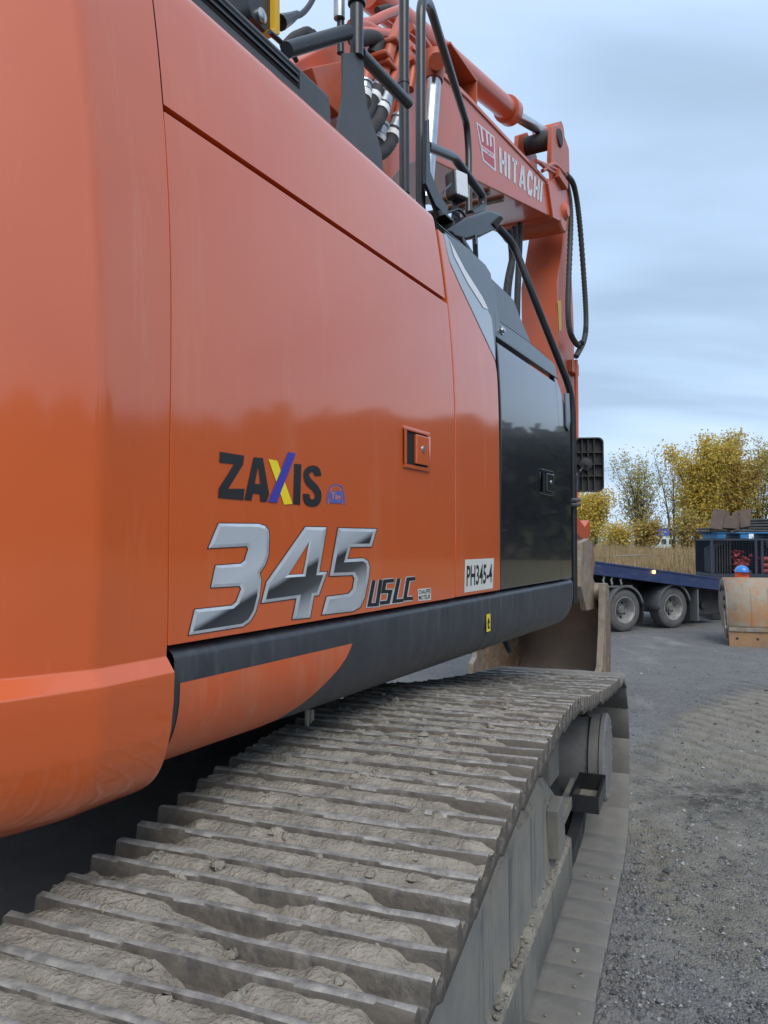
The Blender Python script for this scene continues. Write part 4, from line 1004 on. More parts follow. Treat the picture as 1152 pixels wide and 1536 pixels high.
def shoe_mesh(seed):
    rg = random.Random(seed); mb = MB(); nw = 13; rows_ = []
    for j in range(nw):
        w = -TW * j / (nw - 1)
        rows_.append([Vector((x, w, z + ((rg.uniform(-.0035, .0015)) if z > .03 else 0))) for x, z in prof_])
    n_ = len(prof_)
    fs = [(j * n_ + k, j * n_ + (k + 1) % n_, (j + 1) * n_ + (k + 1) % n_, (j + 1) * n_ + k) for j in range(nw - 1) for k in range(n_)]
    mb.add([p_ for r_ in rows_ for p_ in r_], fs + [tuple(range(n_)), tuple(range((nw - 1) * n_, nw * n_))[::-1]])
    me = mb.mesh('track_shoe', [m_shoe, m_shoetop], smooth=45, bevel=.004, seg=2, bang=60)
    for p_ in me.polygons:
        if p_.normal.z > .7 and p_.center.z > .034: p_.material_index = 1
    return me
SM = [shoe_mesh(k) for k in range(4)]
SMd = SM
def shoe_smooth():
    me = SM[0].copy(); me.materials.clear(); me.materials.append(m_padin); return me
SMin = shoe_smooth()
for i in range(NSH):
    x0, z0 = on_loop(i * PIT - .03); x1, z1 = on_loop(i * PIT + .03); cx_, cz_ = on_loop(i * PIT)
    d = Vector((x1 - x0, z1 - z0)).normalized()
    X = TU * d.x + Vector((0, 0, d.y)); Z = -TU * d.y + Vector((0, 0, d.x)); Y = TV          # shoe axes
    m = Matrix(((X.x, Y.x, Z.x, 0), (X.y, Y.y, Z.y, 0), (X.z, Y.z, Z.z, 0), (0, 0, 0, 1))); c_ = T(cx_, 0, cz_)
    m.translation = c_ + TV * rsh.uniform(-.004, .004)
    topside = i * PIT < 4.2
    o = link('track_shoe', SM[i % 4] if topside else SMin, track, m)
# mud lying between the grousers of the upper run
rows_ = []; du = .009; d = .62
def mudh(dd, w):
    ph = ((dd + PIT / 2) % PIT) - PIT / 2
    g_ = min(abs(ph - c_) for c_ in (-gs, 0, gs)); cell = math.floor((dd + PIT / 2) / gs + .5)
    n_ = noise.fractal(Vector((dd * 1.7, w * 2.2, 0)), 1, 2, 3) * .55 + .45 * noise.noise(Vector((cell * 3.7, w * 4.5, 5))) + .30
    n_ -= .35 * max(0, 1 + w / .17) + .30 * max(0, 1 - (TW + w) / .14)      # the ends are knocked clean
    f = min(1, max(0, (n_ + .28) / .42)); f = f * f * (3 - 2 * f)
    rid = 1 - abs(noise.noise(Vector((dd * 21, w * 17, 2)))) * 2
    h = .002 + .036 * f + (.25 + .75 * f) * (.0085 * (rid - .5) + .007 * noise.noise(Vector((dd * 46, w * 46, 8))) + .003 * noise.noise(Vector((dd * 105, w * 105, 3))))
    top = .0415 if n_ < .62 else .046
    if g_ < .020: h = min(h, top - .006)
    return min(h, .046)
while d < 4.3:
    px_, pz_ = on_loop(d); q0 = on_loop(d - .03); q1 = on_loop(d + .03); dr = Vector((q1[0] - q0[0], q1[1] - q0[1])).normalized(); row = []
    for j in range(81):
        w = -.006 - (TW - .012) * j / 80; h = mudh(d, w); row.append(T(px_ - dr.y * h, w, pz_ + dr.x * h))
    rows_.append(row); d += du if d < 2.6 else .014
mud = MB().grid(rows_).build('caked_mud', m_mud, track, smooth=180); mud['kind'] = 'stuff'
# mud lumps on bottom shoes, frame and ledge
rg = random.Random(5)
def lump(mb, p_, r, sq=.6):
    vs_, fs = [], []
    nlat, nlon = 4, 7
    for i in range(nlat + 1):
        for j in range(nlon):
            a = math.pi * i / nlat; b = 6.28318 * j / nlon
            rr_ = r * rg.uniform(.7, 1.2)
            vs_.append(p_ + Vector((rr_ * math.sin(a) * math.cos(b), rr_ * math.sin(a) * math.sin(b), rr_ * sq * math.cos(a))))
    for i in range(nlat):
        for j in range(nlon): fs.append((i * nlon + j, i * nlon + (j + 1) % nlon, (i + 1) * nlon + (j + 1) % nlon, (i + 1) * nlon + j))
    mb.add(vs_, fs)
# track frame
FR = lambda u, v, z: T(u, v, z)
fp = [(-.36, 1.0), (-.34, .96), (-.23, .80), (-.208, .76), (-.206, .42), (-.20, .405), (-.172, .395), (-.168, .215), (-.18, .20), (-.52, .20), (-.55, .76), (-.40, .96)]
mb = MB(); us_ = [.5 + (3.75 - .5) * i / 60 for i in range(61)]
rows_ = []
for u in us_:
    r_ = []
    for v, z in fp + fp[:1]:
        k = noise.noise(Vector((u * 4, v * 9, z * 5))) * .012 if z > .75 else noise.noise(Vector((u * 3, v * 5, z * 6))) * .003
        e_ = .0
        if u > 3.3 and z > .7: e_ = -(u - 3.3) * .55
        r_.append(T(u, v + k * .6, z + k + e_))
    rows_.append(r_)
mb.grid(rows_); frame_o = mb.build('track_frame', m_frame, EX, smooth=40)
rows_ = []                                               # mud on the sloping top of the frame
for i in range(150):
    u = .55 + 2.85 * i / 149; r_ = []
    for j in range(15):
        k = j / 14; v = -.36 + .165 * k; z = 1.0 - .26 * k ** 1.1 + .016 * (1 - abs(2 * k - 1)) + .022 * noise.fractal(Vector((u * 7, v * 9, 0)), 1, 2, 4) * (1 - k * .6) - (.02 * max(0, noise.noise(Vector((u * 6, 3, 0)))) if k > .85 else 0)
        if k == 1: z -= .03; v -= .02
        if u > 3.2: z -= (u - 3.2) * .55
        r_.append(T(u, v, z))
    rows_.append(r_)
o = MB().grid(rows_).build('frame_mud', m_mud, frame_o, smooth=180); o['kind'] = 'stuff'
rows_ = []
for i in range(330):
    u = .6 + 3.1 * i / 329; r_ = []
    for j in range(9):
        k = j / 8; v = -.212 + .044 * k
        f = max(0, noise.fractal(Vector((u * 9, v * 20, 4)), 1, 2, 4) + .25) * .030 + .006 * noise.noise(Vector((u * 60, v * 60, 1)))
        r_.append(T(u, v + .004 * noise.noise(Vector((u * 30, 2, 0))), .398 + f * (math.sin(3.14 * min(1, k + .12)) if k < .95 else 0) - (.012 if j == 8 else 0)))
    rows_.append(r_)
o = MB().grid(rows_).build('ledge_mud', m_mud, frame_o, smooth=180); o['kind'] = 'stuff'
mb = MB()
for k in range(90):
    u = rg.uniform(.9, 3.6); lump(mb, T(u, rg.gauss(-.186, .010), .408 + rg.uniform(-.004, .006)), rg.choice((.004, .005, .006, .008, .014)), .45)
for k in range(60):
    u = rg.uniform(.9, 3.4); lump(mb, T(u, rg.uniform(-.33, -.24), .97 - rg.uniform(0, .14)), rg.uniform(.006, .018))
o = mb.build('mud_clods', m_mud, frame_o, smooth=60); o['kind'] = 'stuff'
mb = MB()
for k in range(46):
    lump(mb, T(rg.uniform(1.5, 4.3), rg.uniform(-.16, -.01), .060), rg.choice((.004, .006, .008, .016)), .7)
for k in range(420):
    d_ = rg.uniform(.7, 3.2); w_ = rg.uniform(-TW + .03, -.03); h_ = mudh(d_, w_)
    if h_ < .018 and rg.random() < .6: continue
    a_, b_ = on_loop(d_); lump(mb, T(a_, w_, b_ + h_), rg.choice((.004, .005, .006, .008, .011, .016)), .6)
o = mb.build('mud_crumbs', m_mud, track, smooth=60); o['kind'] = 'stuff'
# roller guard slots along the lower frame
for u in (1.35, 1.95, 2.55, 3.15):
    MB().lathe(frame(T(u, -.50, .20), TU, Vector((0, 0, 1))), [(.10, -.02), (.11, 0), (.11, .20), (.075, .21), (.05, .225)], 18).build('track_roller', m_padin, frame_o)
# final drive: stepped drum and studded cover
FDM = frame(T(4.56, -.50, .56), TU, Vector((0, 0, 1)))
drum = MB().lathe(FDM, [(.30, -.1), (.30, .10), (.205, .14), (.205, .33), (.225, .335), (.225, .385), (.235, .39), (.235, .41), (.222, .418), (.05, .42)], 40).build('final_drive', m_drive, EX, smooth=30)
for k in range(20):
    a = k * 6.28318 / 20
    MB().lathe(FDM @ Matrix.Translation((.21 * math.cos(a), .21 * math.sin(a), .416)), [(.010, 0), (.010, .004), (.005, .006)], 6).build('cover_bolt', m_drive, drum, smooth=20)
mb = MB()
spr = [(((.43 if (k % 2) else .36)) * math.cos(6.28318 * k / 44), ((.43 if (k % 2) else .36)) * math.sin(6.28318 * k / 44)) for k in range(44)]
MB().prism(spr, lambda a, w, b: frame(T(4.56, 0, .51), TU, Vector((0, 0, 1))) @ Vector((a, b, w)), -TW / 2 - .03, -TW / 2 + .03).build('sprocket', m_under, drum, smooth=0)
# motor guard plate behind the step
MB().prism([(3.72, .62), (3.68, .90), (3.80, .98), (3.95, .93), (3.98, .60)], lambda a, w, b: T(a, w, b), -.30, -.26).build('guard_plate', m_frame, frame_o, bevel=.008)
MB().prism([(3.34, .45), (3.30, .66), (3.44, .68), (3.50, .45)], lambda a, w, b: T(a, w, b), -.21, -.16).build('step_bracket', m_frame, frame_o, bevel=.006)
MB().box(T, (3.40, -.20, .56), (3.95, -.155, .61)).build('step_bracket', m_frame, frame_o, bevel=.004)
# serrated step
su0, su1, sv0, sv1, sz0, sz1 = 3.66, 3.98, -.165, -.04, .545, .62
stp = MB()
stp.box(T, (su0, sv0, sz0), (su0 + .012, sv1, sz1))
step = stp.build('step', m_black, frame_o, bevel=.002)
MB().box(T, (su1 - .012, sv0, sz0), (su1, sv1, sz1 + .01)).build('step_end', m_black, step, bevel=.002)
for v in (sv0, sv1 - .012):
    lp_ = [(su0 + .013, sz0)] + [(su1 - .013, sz0)]
    kk = 11
    for i in range(kk):
        a = su1 - .013 - (su1 - su0 - .026) * i / kk; b = su1 - .013 - (su1 - su0 - .026) * (i + 1) / kk
        lp_ += [(a, sz1 + .003), (a * .5 + b * .5, sz1 + .003), (a * .5 + b * .5, sz1 - .010), (b, sz1 - .010)]
    MB().prism(lp_, lambda a, w, b: T(a, w, b), v, v + .012).build('serrated_plate', m_black, step, smooth=0) if False else None
    mb = MB(); mb.box(T, (su0 + .013, v, sz0), (su1 - .013, v + .012, sz1 - .010))
    for i in range(kk):
        a = su0 + .013 + (su1 - su0 - .026) * (i + .1) / kk; mb.box(T, (a, v, sz1 - .0102), (a + .016, v + .012, sz1 + .004))
    mb.build('serrated_plate', m_black, step, smooth=0)
MB().box(T, (su0 + .012, sv0 + .012, sz0), (su1 - .012, sv1 - .012, sz0 + .008)).build('step_floor', m_mud, step, smooth=0)
# carbody, turntable and the far track frame close the underside
mb = MB(); mb.box(T, (1.2, -2.6, .45), (3.4, -.8, .95)); mb.build('carbody', m_padin, EX, bevel=.03)
mb = MB(); mb.lathe(Matrix.Translation(U(1.6, -1.5, .95)), [(.75, 0), (.75, .3), (.6, .38)], 40); mb.build('slew_ring', m_under, EX)
MB().box(T, (-.1, -3.3, .03), (4.9, -2.6, 1.05)).build('far_track_frame', m_padin, EX, bevel=.3)

# ------------------------------------------------------------------ trailer
TR = thing('flatbed_trailer', W(-1, -1.2, 0), 'navy blue flatbed trailer with sloping deck and grey double wheels', 'trailer')
zdk = lambda a: 1.375 - .1155 * (a + 2.33)
def sl(a, b, z): return W(a, b, zdk(a) + z)
rail_ = MB().box(sl, (-7, -.06, -.24), (1.75, .10, 0)).build('side_rail', m_tblue, TR, bevel=.012)
MB().box(sl, (-7, .08, -.02), (1.75, .115, .015)).build('rub_rail', m_tblue, TR, bevel=.005)
MB().box(sl, (-7, -2.45, -.16), (1.75, -.06, -.03)).build('deck', m_under, TR, smooth=0)
MB().box(sl, (1.752, -2.45, -.26), (1.80, .10, .0)).build('tail_beam', m_tblue, TR, bevel=.01)
for b in (-.75, -1.7): MB().box(sl, (-7, b - .08, -.5), (1.7, b + .08, -.16)).build('chassis_beam', m_under, TR, smooth=0)
for a in (-1.0, -.9 + 2.0): MB().tube([W(a, -2.3, .41), W(a, -.2, .41)], .07, 10).build('axle', m_under, TR)
WR = .415
def wheel(a):
    m = frame(W(a, 0, WR), Vector((0, 0, 1)), WD)
    if (m.to_3x3() @ Vector((0, 0, 1))).dot(WN) < 0: m = frame(W(a, 0, WR), WD, Vector((0, 0, 1)))
    ty = MB().lathe(m, [(.25, -.30), (.36, -.30), (.40, -.27), (WR, -.22), (WR, -.07), (.403, -.03), (.37, -.005), (.30, 0), (.255, -.012), (.25, -.05)], 40, cap=(0, 0)).build('wheel', m_tyre, TR)
    MB().lathe(m, [(.262, -.02), (.262, -.004), (.245, -.004), (.235, -.02), (.215, -.05), (.205, -.13), (.19, -.16), (.10, -.165), (.05, -.165)], 36, cap=(0, 1)).build('rim', m_rim, ty)
    MB().lathe(m @ Matrix.Translation((0, 0, -.165)), [(.10, 0), (.095, .05), (.07, .08), (.06, .09), (.02, .09)], 20).build('hub', m_hub, ty)
    for k in range(8):
        an = 6.28318 * (k + .3) / 8
        MB().lathe(m @ Matrix.Translation((.150 * math.cos(an), .150 * math.sin(an), -.164)), [(.027, 0), (.027, .006), (.01, .007)], 10).build('hand_hole', m_gap, ty)
    for k in range(10):
        an = 6.28318 * k / 10
        MB().lathe(m @ Matrix.Translation((.085 * math.cos(an), .085 * math.sin(an), -.12)), [(.013, 0), (.013, .03), (.006, .034)], 6).build('wheel_nut', m_hub, ty)
    fe = MB(); rows_ = []
    for k in range(19):
        an = R(12 + 172 * k / 18) ; r_ = WR + .055
        if k in (0, 18): pass
        rows_.append([W(a + r_ * math.cos(an), b, WR + .01 + r_ * math.sin(an)) for b in (.03, .035, -.55)])
        rows_[-1].insert(0, W(a + (r_ - .045) * math.cos(an), .03, WR + .01 + (r_ - .045) * math.sin(an)))
    f_ = fe.grid(rows_).build('fender', m_fender, TR, smooth=50); q_ = f_.modifiers.new('t', 'SOLIDIFY'); q_.thickness = .012; q_.offset = 0
    MB().box(W, (a + .47, -.5, .12), (a + .485, .0, .55)).build('mud_flap', m_rubber, TR, smooth=0)
wheel(0); wheel(-1.32)
MB().box(W, (.62, -.6, .12), (.66, .05, .78)).build('mud_flap', m_fender, TR, smooth=0)
MB().box(W, (.72, -1.6, .18), (1.74, -.25, .80)).build('suspension_box', m_under, TR, bevel=.04)
for px in (981, 1085):
    d = (W(0, .12, 0) - CAMP); p_ = hit(px, 858 if px < 1000 else 870, W(0, .12, 0), WN); a_ = (p_ - WO).dot(WD)
    MB().lathe(frame(W(a_, .11, p_.z), WD, Vector((0, 0, 1))) if frame(W(a_, .1, 1), WD, Vector((0, 0, 1))).to_3x3().col[2].dot(WN) > 0 else frame(W(a_, .11, p_.z), Vector((0, 0, 1)), WD), [(.035, 0), (.033, .02), (.015, .03)], 14).build('marker_lamp', m_amber, TR)
for px in (906, 918, 932):
    p_ = hit(px, 862, W(0, .06, 0), WN); a_ = (p_ - WO).dot(WD); z_ = p_.z
    MB().prism([(a_ - .03, z_), (a_ + .04, z_ + .02), (a_ + .03, z_ - .06), (a_ + .005, z_ - .10), (a_ + .03, z_ - .18), (a_ - .005, z_ - .20), (a_ - .04, z_ - .10), (a_ - .01, z_ - .06)], lambda a, w, b: W(a, w, b), .04, .06).build('strap_hook', m_galv, TR, bevel=.004)
MB().box(W, (-2.75, -.3, .55), (-2.25, .02, 1.05)).build('toolbox', m_fender, TR, bevel=.03)
MB().box(W, (-2.0, -.2, .86), (-1.1, -.02, .89)).build('brace', m_galv, TR, bevel=.004)

# cage on the deck and what it carries
KA = R(-7)
KD = Vector((math.cos(KA), math.sin(KA), 0)); KN = Vector((math.sin(KA), -math.cos(KA), 0))
KO = hit(1067, 864, Vector((0, 16.9, 0)), Vector((0, 1, 0))); KZ = KO.z; KO.z = 0; KO = KO + KN * .35
def K(a, b, z): return KO + KD * a + KN * b + Vector((0, 0, z))
CG = thing('mesh_cage', K(1, -.9, 0), 'dark blue wire mesh cage standing behind the trailer tail, under the blue pallet', 'cage')
ca0 = 0.0; ca1 = ca0 + 2.1; cz0 = KZ; cz1 = cz0 + .82; cbk = -1.55
mb = MB(); t_ = .03
for b in (-.35, cbk):
    for a in (ca0, ca0 + .92, ca0 + 1.05, ca1): mb.box(K, (a, b - t_, cz0), (a + t_ * 1.6, b, cz1))
    mb.box(K, (ca0, b - t_ - .003, cz0 - .01), (ca1 + .05, b + .003, cz0 + .05)); mb.box(K, (ca0, b - t_ - .003, cz1 - .04), (ca1 + .05, b + .003, cz1 + .004))
for a in (ca0, ca1): mb.box(K, (a + .004, cbk, cz1 - .04), (a + .036, -.38, cz1)); mb.box(K, (a + .004, cbk, cz0), (a + .036, -.38, cz0 + .05))
mb.build('cage_frame', m_cage, CG, smooth=0)
MB().box(K, (.02, -1.5, 0), (2.1, -.42, cz0 - .042)).build('skid_base', m_under, CG, bevel=.01)
MB().box(K, (ca0, cbk, cz0 - .04), (ca1, -.35, cz0 + .01)).build('cage_floor', m_under, CG, smooth=0)
mb = MB()
for b in (-.362,):
    for k in range(34): mb.box(K, (ca0 + .05 + k * .062, b - .004, cz0 + .05), (ca0 + .054 + k * .062, b, cz1 - .04))
    for k in range(14): mb.box(K, (ca0 + .04, b, cz0 + .06 + k * .062), (ca1, b + .004, cz0 + .064 + k * .062))
for k in range(20): mb.box(K, (ca0 + .01, cbk + k * .06, cz0 + .05), (ca0 + .014, cbk + .004 + k * .06, cz1 - .04))
mb.build('wire_mesh', m_cage, CG, smooth=0)
MB().box(K, (ca0 + .02, cbk - .02, cz0), (ca1, cbk - .01, cz1)).build('back_sheet', m_cage, CG, smooth=0)
for k in range(7):
    o = MB().box(K, (ca0 + .12 + k * .055, -1.3, cz0 + .06), (ca0 + .145 + k * .055, -.55, cz0 + .62 + .035 * k)).build('stacked_board', m_under, smooth=0)
    tag(o, 'dark board standing on edge in the row inside the mesh cage', 'board', 'boards in the cage')
rq = random.Random(2); mb = MB()
for k in range(120): lump(mb, K(ca0 + .55 + rq.random() * .34, -.45 - rq.random() * .5, cz0 + .05 + rq.random() * (.55 - .2 * rq.random())), rq.uniform(.03, .05), 1)
o = mb.build('red_fittings', m_redstuff, smooth=0); o['kind'] = 'stuff'; o['label'] = 'heap of small red plastic fittings behind the cage mesh'
for k in range(9):
    z_ = cz0 + .10 + (k // 3) * .13 + rq.uniform(-.01, .01); b_ = -.5 - (k % 3) * .14
    o = MB().tube([K(ca0 + 1.12, b_, z_), K(ca1 - .06, b_, z_ + rq.uniform(-.04, .05))], .058, 12).build('red_pipe', m_redstuff)
    tag(o, 'red plastic pipe lying in the cage beside the heap of fittings', 'pipe', 'red pipes in the cage')
o = MB().lathe(frame(K(ca0 + 1.35, -.6, cz0 + .72), Vector((0, 0, 1)), KD), [(.15, -.1), (.16, 0), (.16, .1), (.05, .11)], 18).build('cable_reel', m_mat)
tag(o, 'grey cable reel above the red pipes in the cage', 'reel')
PL = thing('blue_pallet', K(ca0 + 1, -.9, cz1), 'blue painted wooden pallet lying on top of the mesh cage', 'pallet')
for a in (ca0 + .22, ca0 + .72, ca0 + 1.35, ca0 + 1.9):
    MB().box(K, (a - .08, -1.45, cz1 + .005), (a + .10, -.40, cz1 + .115)).build('bearer', m_pallet, PL, bevel=.006)
for b in (-.50, -.75, -1.0, -1.25, -1.45): MB().box(K, (ca0 + .05, b, cz1 + .116), (ca1, b + .13, cz1 + .14)).build('deck_board', m_pallet, PL, bevel=.004)
mz = cz1 + .141
for k in range(5):
    rows_ = []; th = .045; z_ = mz + k * .062; a0 = ca0 - .03 + .02 * k + (.45 if k > 1 else 0)
    prf = [(a0, z_), (a0 + .5, z_ + .006), (a0 + 1.0, z_ + .012), (ca1 + .1, z_ + .004)]
    lp_ = prf + [(a, b + th) for a, b in prf[::-1]]
    o = MB().prism(lp_, lambda a, w, b: K(a, w, b), -.38 - .02 * (k % 2), -1.5).build('rubber_mat', m_mat, bevel=.012)
    tag(o, ['lowest black rubber mat resting on the blue pallet', 'black rubber mat second from the bottom under the rusty plates', 'middle black rubber mat in the stack on the pallet', 'black rubber mat just below the topmost one', 'topmost weathered rubber mat of the stack on the pallet'][k], 'mat', 'stacked rubber mats')
def plate(pts, b, lb):
    loop = [((hit(x, y, K(0, b, 0), KN) - KO).dot(KD), hit(x, y, K(0, b, 0), KN).z) for x, y in pts]
    o = MB().prism(loop, lambda a, w, z_: K(a, w, z_), b, b - .03).build('steel_plate', m_steelplate, bevel=.005); tag(o, lb, 'plate', 'rusty steel plates leaning on the mats')
z5 = lambda pts: [(1050 + x * .1627, 740 + y * .1627) for x, y in pts]
plate(z5([(122, 148), (245, 152), (240, 190), (222, 212), (206, 335), (88, 322)]), -.22, 'rusty brown steel plate at the outer end, clear of the notched one')
plate(z5([(235, 160), (272, 168), (275, 218), (293, 218), (298, 178), (356, 168), (345, 300), (335, 325), (212, 318)]), -.26, 'rusty brown steel plate with a notch cut in its top edge')
plate(z5([(356, 195), (375, 200), (362, 330), (285, 368), (280, 345), (338, 330)]), -.31, 'narrow rusty plate jutting from behind the notched one')
plate(z5([(345, 158), (475, 148), (462, 302), (372, 318), (370, 200)]), -.33, 'rusty brown steel plate beside the stacked rubber mats')

# ------------------------------------------------------------------ loose bucket
bo = hit(1093, 969, Vector((0, 0, 0)), Vector((0, 0, 1)))
BX = Vector((math.cos(R(-17)), math.sin(R(-17)), 0)); BY = Vector((BX.y, -BX.x, 0))
def B(x, y, z): return bo + BX * x + BY * y + Vector((0, 0, z))
LB = thing('digging_bucket', B(.7, -.5, 0), 'rusty wide digging bucket standing on its lip beside the trailer tail', 'bucket')
bp_ = [(p_.x, p_.y) for p_ in spline([Vector(q_).to_3d() for q_ in ((.0, .30), (-.01, .52), (-.06, .74), (-.17, .92), (-.34, 1.05), (-.60, 1.10), (-.88, 1.03), (-1.08, .82), (-1.12, .6))], 4)]
rows_ = [[B(x, a, b) for a, b in bp_] for x in (0, .5, 1.0, 1.5)]
sh_ = MB().grid(rows_).build('shell', m_shell, LB, smooth=50); q_ = sh_.modifiers.new('t', 'SOLIDIFY'); q_.thickness = .03; q_.offset = 0
MB().box(B, (.01, -.03, -.01), (1.49, .012, .245)).build('lip_plate', m_rustface, LB, bevel=.006)
MB().box(B, (.0, -.02, .245), (1.5, .035, .31)).build('lip_weld_strip', m_wornsteel, LB, bevel=.010)
for x in (.13, .44, .75, 1.06, 1.37): MB().lathe(frame(B(x, .012, .13), Vector((0, 0, 1)), BX) if frame(B(0, 0, 0), Vector((0, 0, 1)), BX).to_3x3().col[2].dot(BY) > 0 else frame(B(x, .012, .13), BX, Vector((0, 0, 1))), [(.024, -.001), (.024, .002), (.012, .003)], 12).build('bolt_hole', m_under, LB)
side_ = bp_ + [(-1.0, .5), (-.7, .35), (-.35, .30), (-.10, .12), (-.03, .25)]
for x in (-.02, 1.5): MB().prism(side_, lambda a, w, b: B(w, a, b), x, x + .025).build('side_plate', m_wornsteel, LB, bevel=.005)
MB().prism([(-.02, .30), (-.15, .56), (-.40, .52), (-.55, .38), (-.45, .30), (-.25, .33), (-.08, .10)], lambda a, w, b: B(w, a, b), -.05, -.022).build('side_cutter', m_wornsteel, LB, bevel=.008)
for a, b in ((-.25, .78), (-.36, .93), (-.55, .95), (-.72, .90), (-.22, .64)):
    MB().lathe(frame(B(-.02, a, b), Vector((0, 0, 1)), BY) if frame(B(0, 0, 0), Vector((0, 0, 1)), BY).to_3x3().col[2].dot(-BX) > 0 else frame(B(-.02, a, b), BY, Vector((0, 0, 1))), [(.04, -.002), (.04, .02), (.02, .025)], 8).build('side_bolt', m_under, LB)
for x in (.36, .62): MB().tube([B(x, a + .02, b + .005) for a, b in bp_[:14]], .005, 6).build('weld_bead', m_shell, LB)

# ------------------------------------------------------------------ crouching worker
pc = hit(1109, 862, Vector((0, 13.75, 0)), Vector((0, 1, 0)))
wx, wy = pc.x, pc.y
hz_ = pc.z
PER = thing('person', (wx, wy, 0), 'person in blue helmet and orange jacket crouching behind the loose rusty bucket', 'person')
def skin(name, vs_, es, rad, mat, parent, sub=2):
    me = bpy.data.meshes.new(name); me.from_pydata(vs_, es, []); o = link(name, me, parent)
    o.modifiers.new('s', 'SKIN'); 
    if not me.skin_vertices: me.skin_vertices.new(name='sk') if hasattr(me.skin_vertices, 'new') else None
    for i, r in enumerate(rad): me.skin_vertices[0].data[i].radius = (r, r)
    me.skin_vertices[0].data[0].use_root = True
    s_ = o.modifiers.new('u', 'SUBSURF'); s_.levels = sub; s_.render_levels = sub
    me.materials.append(mat)
    return o
hh = hz_ + .04 - 1.20
bv = [(0, .05, .50), (0, .02, .72), (0, -.03, .90), (0, -.06, 1.0), (0, -.08, 1.08), (.19, -.04, .93), (.24, -.16, .72), (.20, -.36, .62), (-.19, -.04, .93), (-.24, -.16, .72), (-.20, -.36, .62),
      (.13, .02, .46), (.18, -.38, .50), (.16, -.16, .10), (.16, -.32, .04), (-.13, .02, .46), (-.18, -.38, .50), (-.16, -.16, .10), (-.16, -.32, .04)]
be = [(0, 1), (1, 2), (2, 3), (3, 4), (2, 5), (5, 6), (6, 7), (2, 8), (8, 9), (9, 10), (0, 11), (11, 12), (12, 13), (13, 14), (0, 15), (15, 16), (16, 17), (17, 18)]
brr = [.16, .17, .17, .07, .06, .085, .06, .042, .085, .06, .042, .11, .085, .06, .05, .11, .085, .06, .05]
bv = [(wx + a, wy + b, c_ + hh) if c_ > .3 else (wx + a, wy + b, c_) for a, b, c_ in bv]
skin('body', bv, be, brr, m_orangecloth, PER)
hc = Vector((wx, wy - .10, 1.19 + hh))
hm = MB(); hr = []
for i in range(13):
    a = math.pi * i / 12; r_ = math.sin(a); z_ = math.cos(a)
    hr.append([hc + Vector((.078 * r_ * math.cos(b) , .098 * r_ * math.sin(b) - (.014 if (z_ < -.1 and math.sin(b) < -.5) else 0) , .118 * z_)) for b in [6.28318 * k / 16 for k in range(17)]])
hd = hm.grid(hr).build('head', m_skin, PER, smooth=180)
MB().prism([(-.012, 0), (.012, 0), (0, .045)], lambda a, w, b: hc + Vector((a, w, b - .03)), -.125, -.085).build('nose', m_skin, hd)
for sx in (-.03, .03): MB().lathe(Matrix.Translation(hc + Vector((sx, -.095, .005))) @ Matrix.Rotation(R(90), 4, 'X'), [(.012, -.004), (.010, .004), (.004, .006)], 10).build('eye', m_gap, hd)
MB().box(Matrix.Translation(hc + Vector((0, -.097, -.06))), (-.024, -.006, -.004), (.024, .004, .004)).build('mouth', m_red, hd)
for sx in (-.082, .082): MB().lathe(Matrix.Translation(hc + Vector((sx, 0, -.005))) @ Matrix.Rotation(R(90), 4, 'Y'), [(.02, -.008), (.028, 0), (.02, .008)], 10).build('ear', m_skin, hd)
hl = MB(); hr = []
for i in range(9):
    a = R(90) * i / 8
    hr.append([hc + Vector((.118 * math.sin(a) * math.cos(b), .138 * math.sin(a) * math.sin(b), .03 + .112 * math.cos(a))) for b in [6.28318 * k / 24 for k in range(25)]])
hr.append([hc + Vector((.128 * math.cos(b), (.148 + (.05 if math.sin(b) < 0 else 0) * abs(math.sin(b))) * math.sin(b), .026)) for b in [6.28318 * k / 24 for k in range(25)]])
hl.grid(hr).build('helmet', m_helmet, PER, smooth=60)
MB().lathe(Matrix.Translation(hc + Vector((0, .004, 0))), [(.15, -.20), (.128, -.13), (.116, -.06), (.113, .02), (.108, .022), (.106, -.06), (.11, -.13)], 18, cap=(0, 0)).build('hood', m_orangecloth, PER)
for sx in (-1, 1):
    for k in range(5):
        b0 = Vector((wx + sx * (.17 + .015 * k), wy - .39, .615 + hh)); MB().tube(spline([b0, b0 + Vector((0, -.03, -.005)), b0 + Vector((0, -.05 - .006 * (2 - abs(k - 2)), -.03))], 3), .009, 8).build('finger', m_skin, PER)

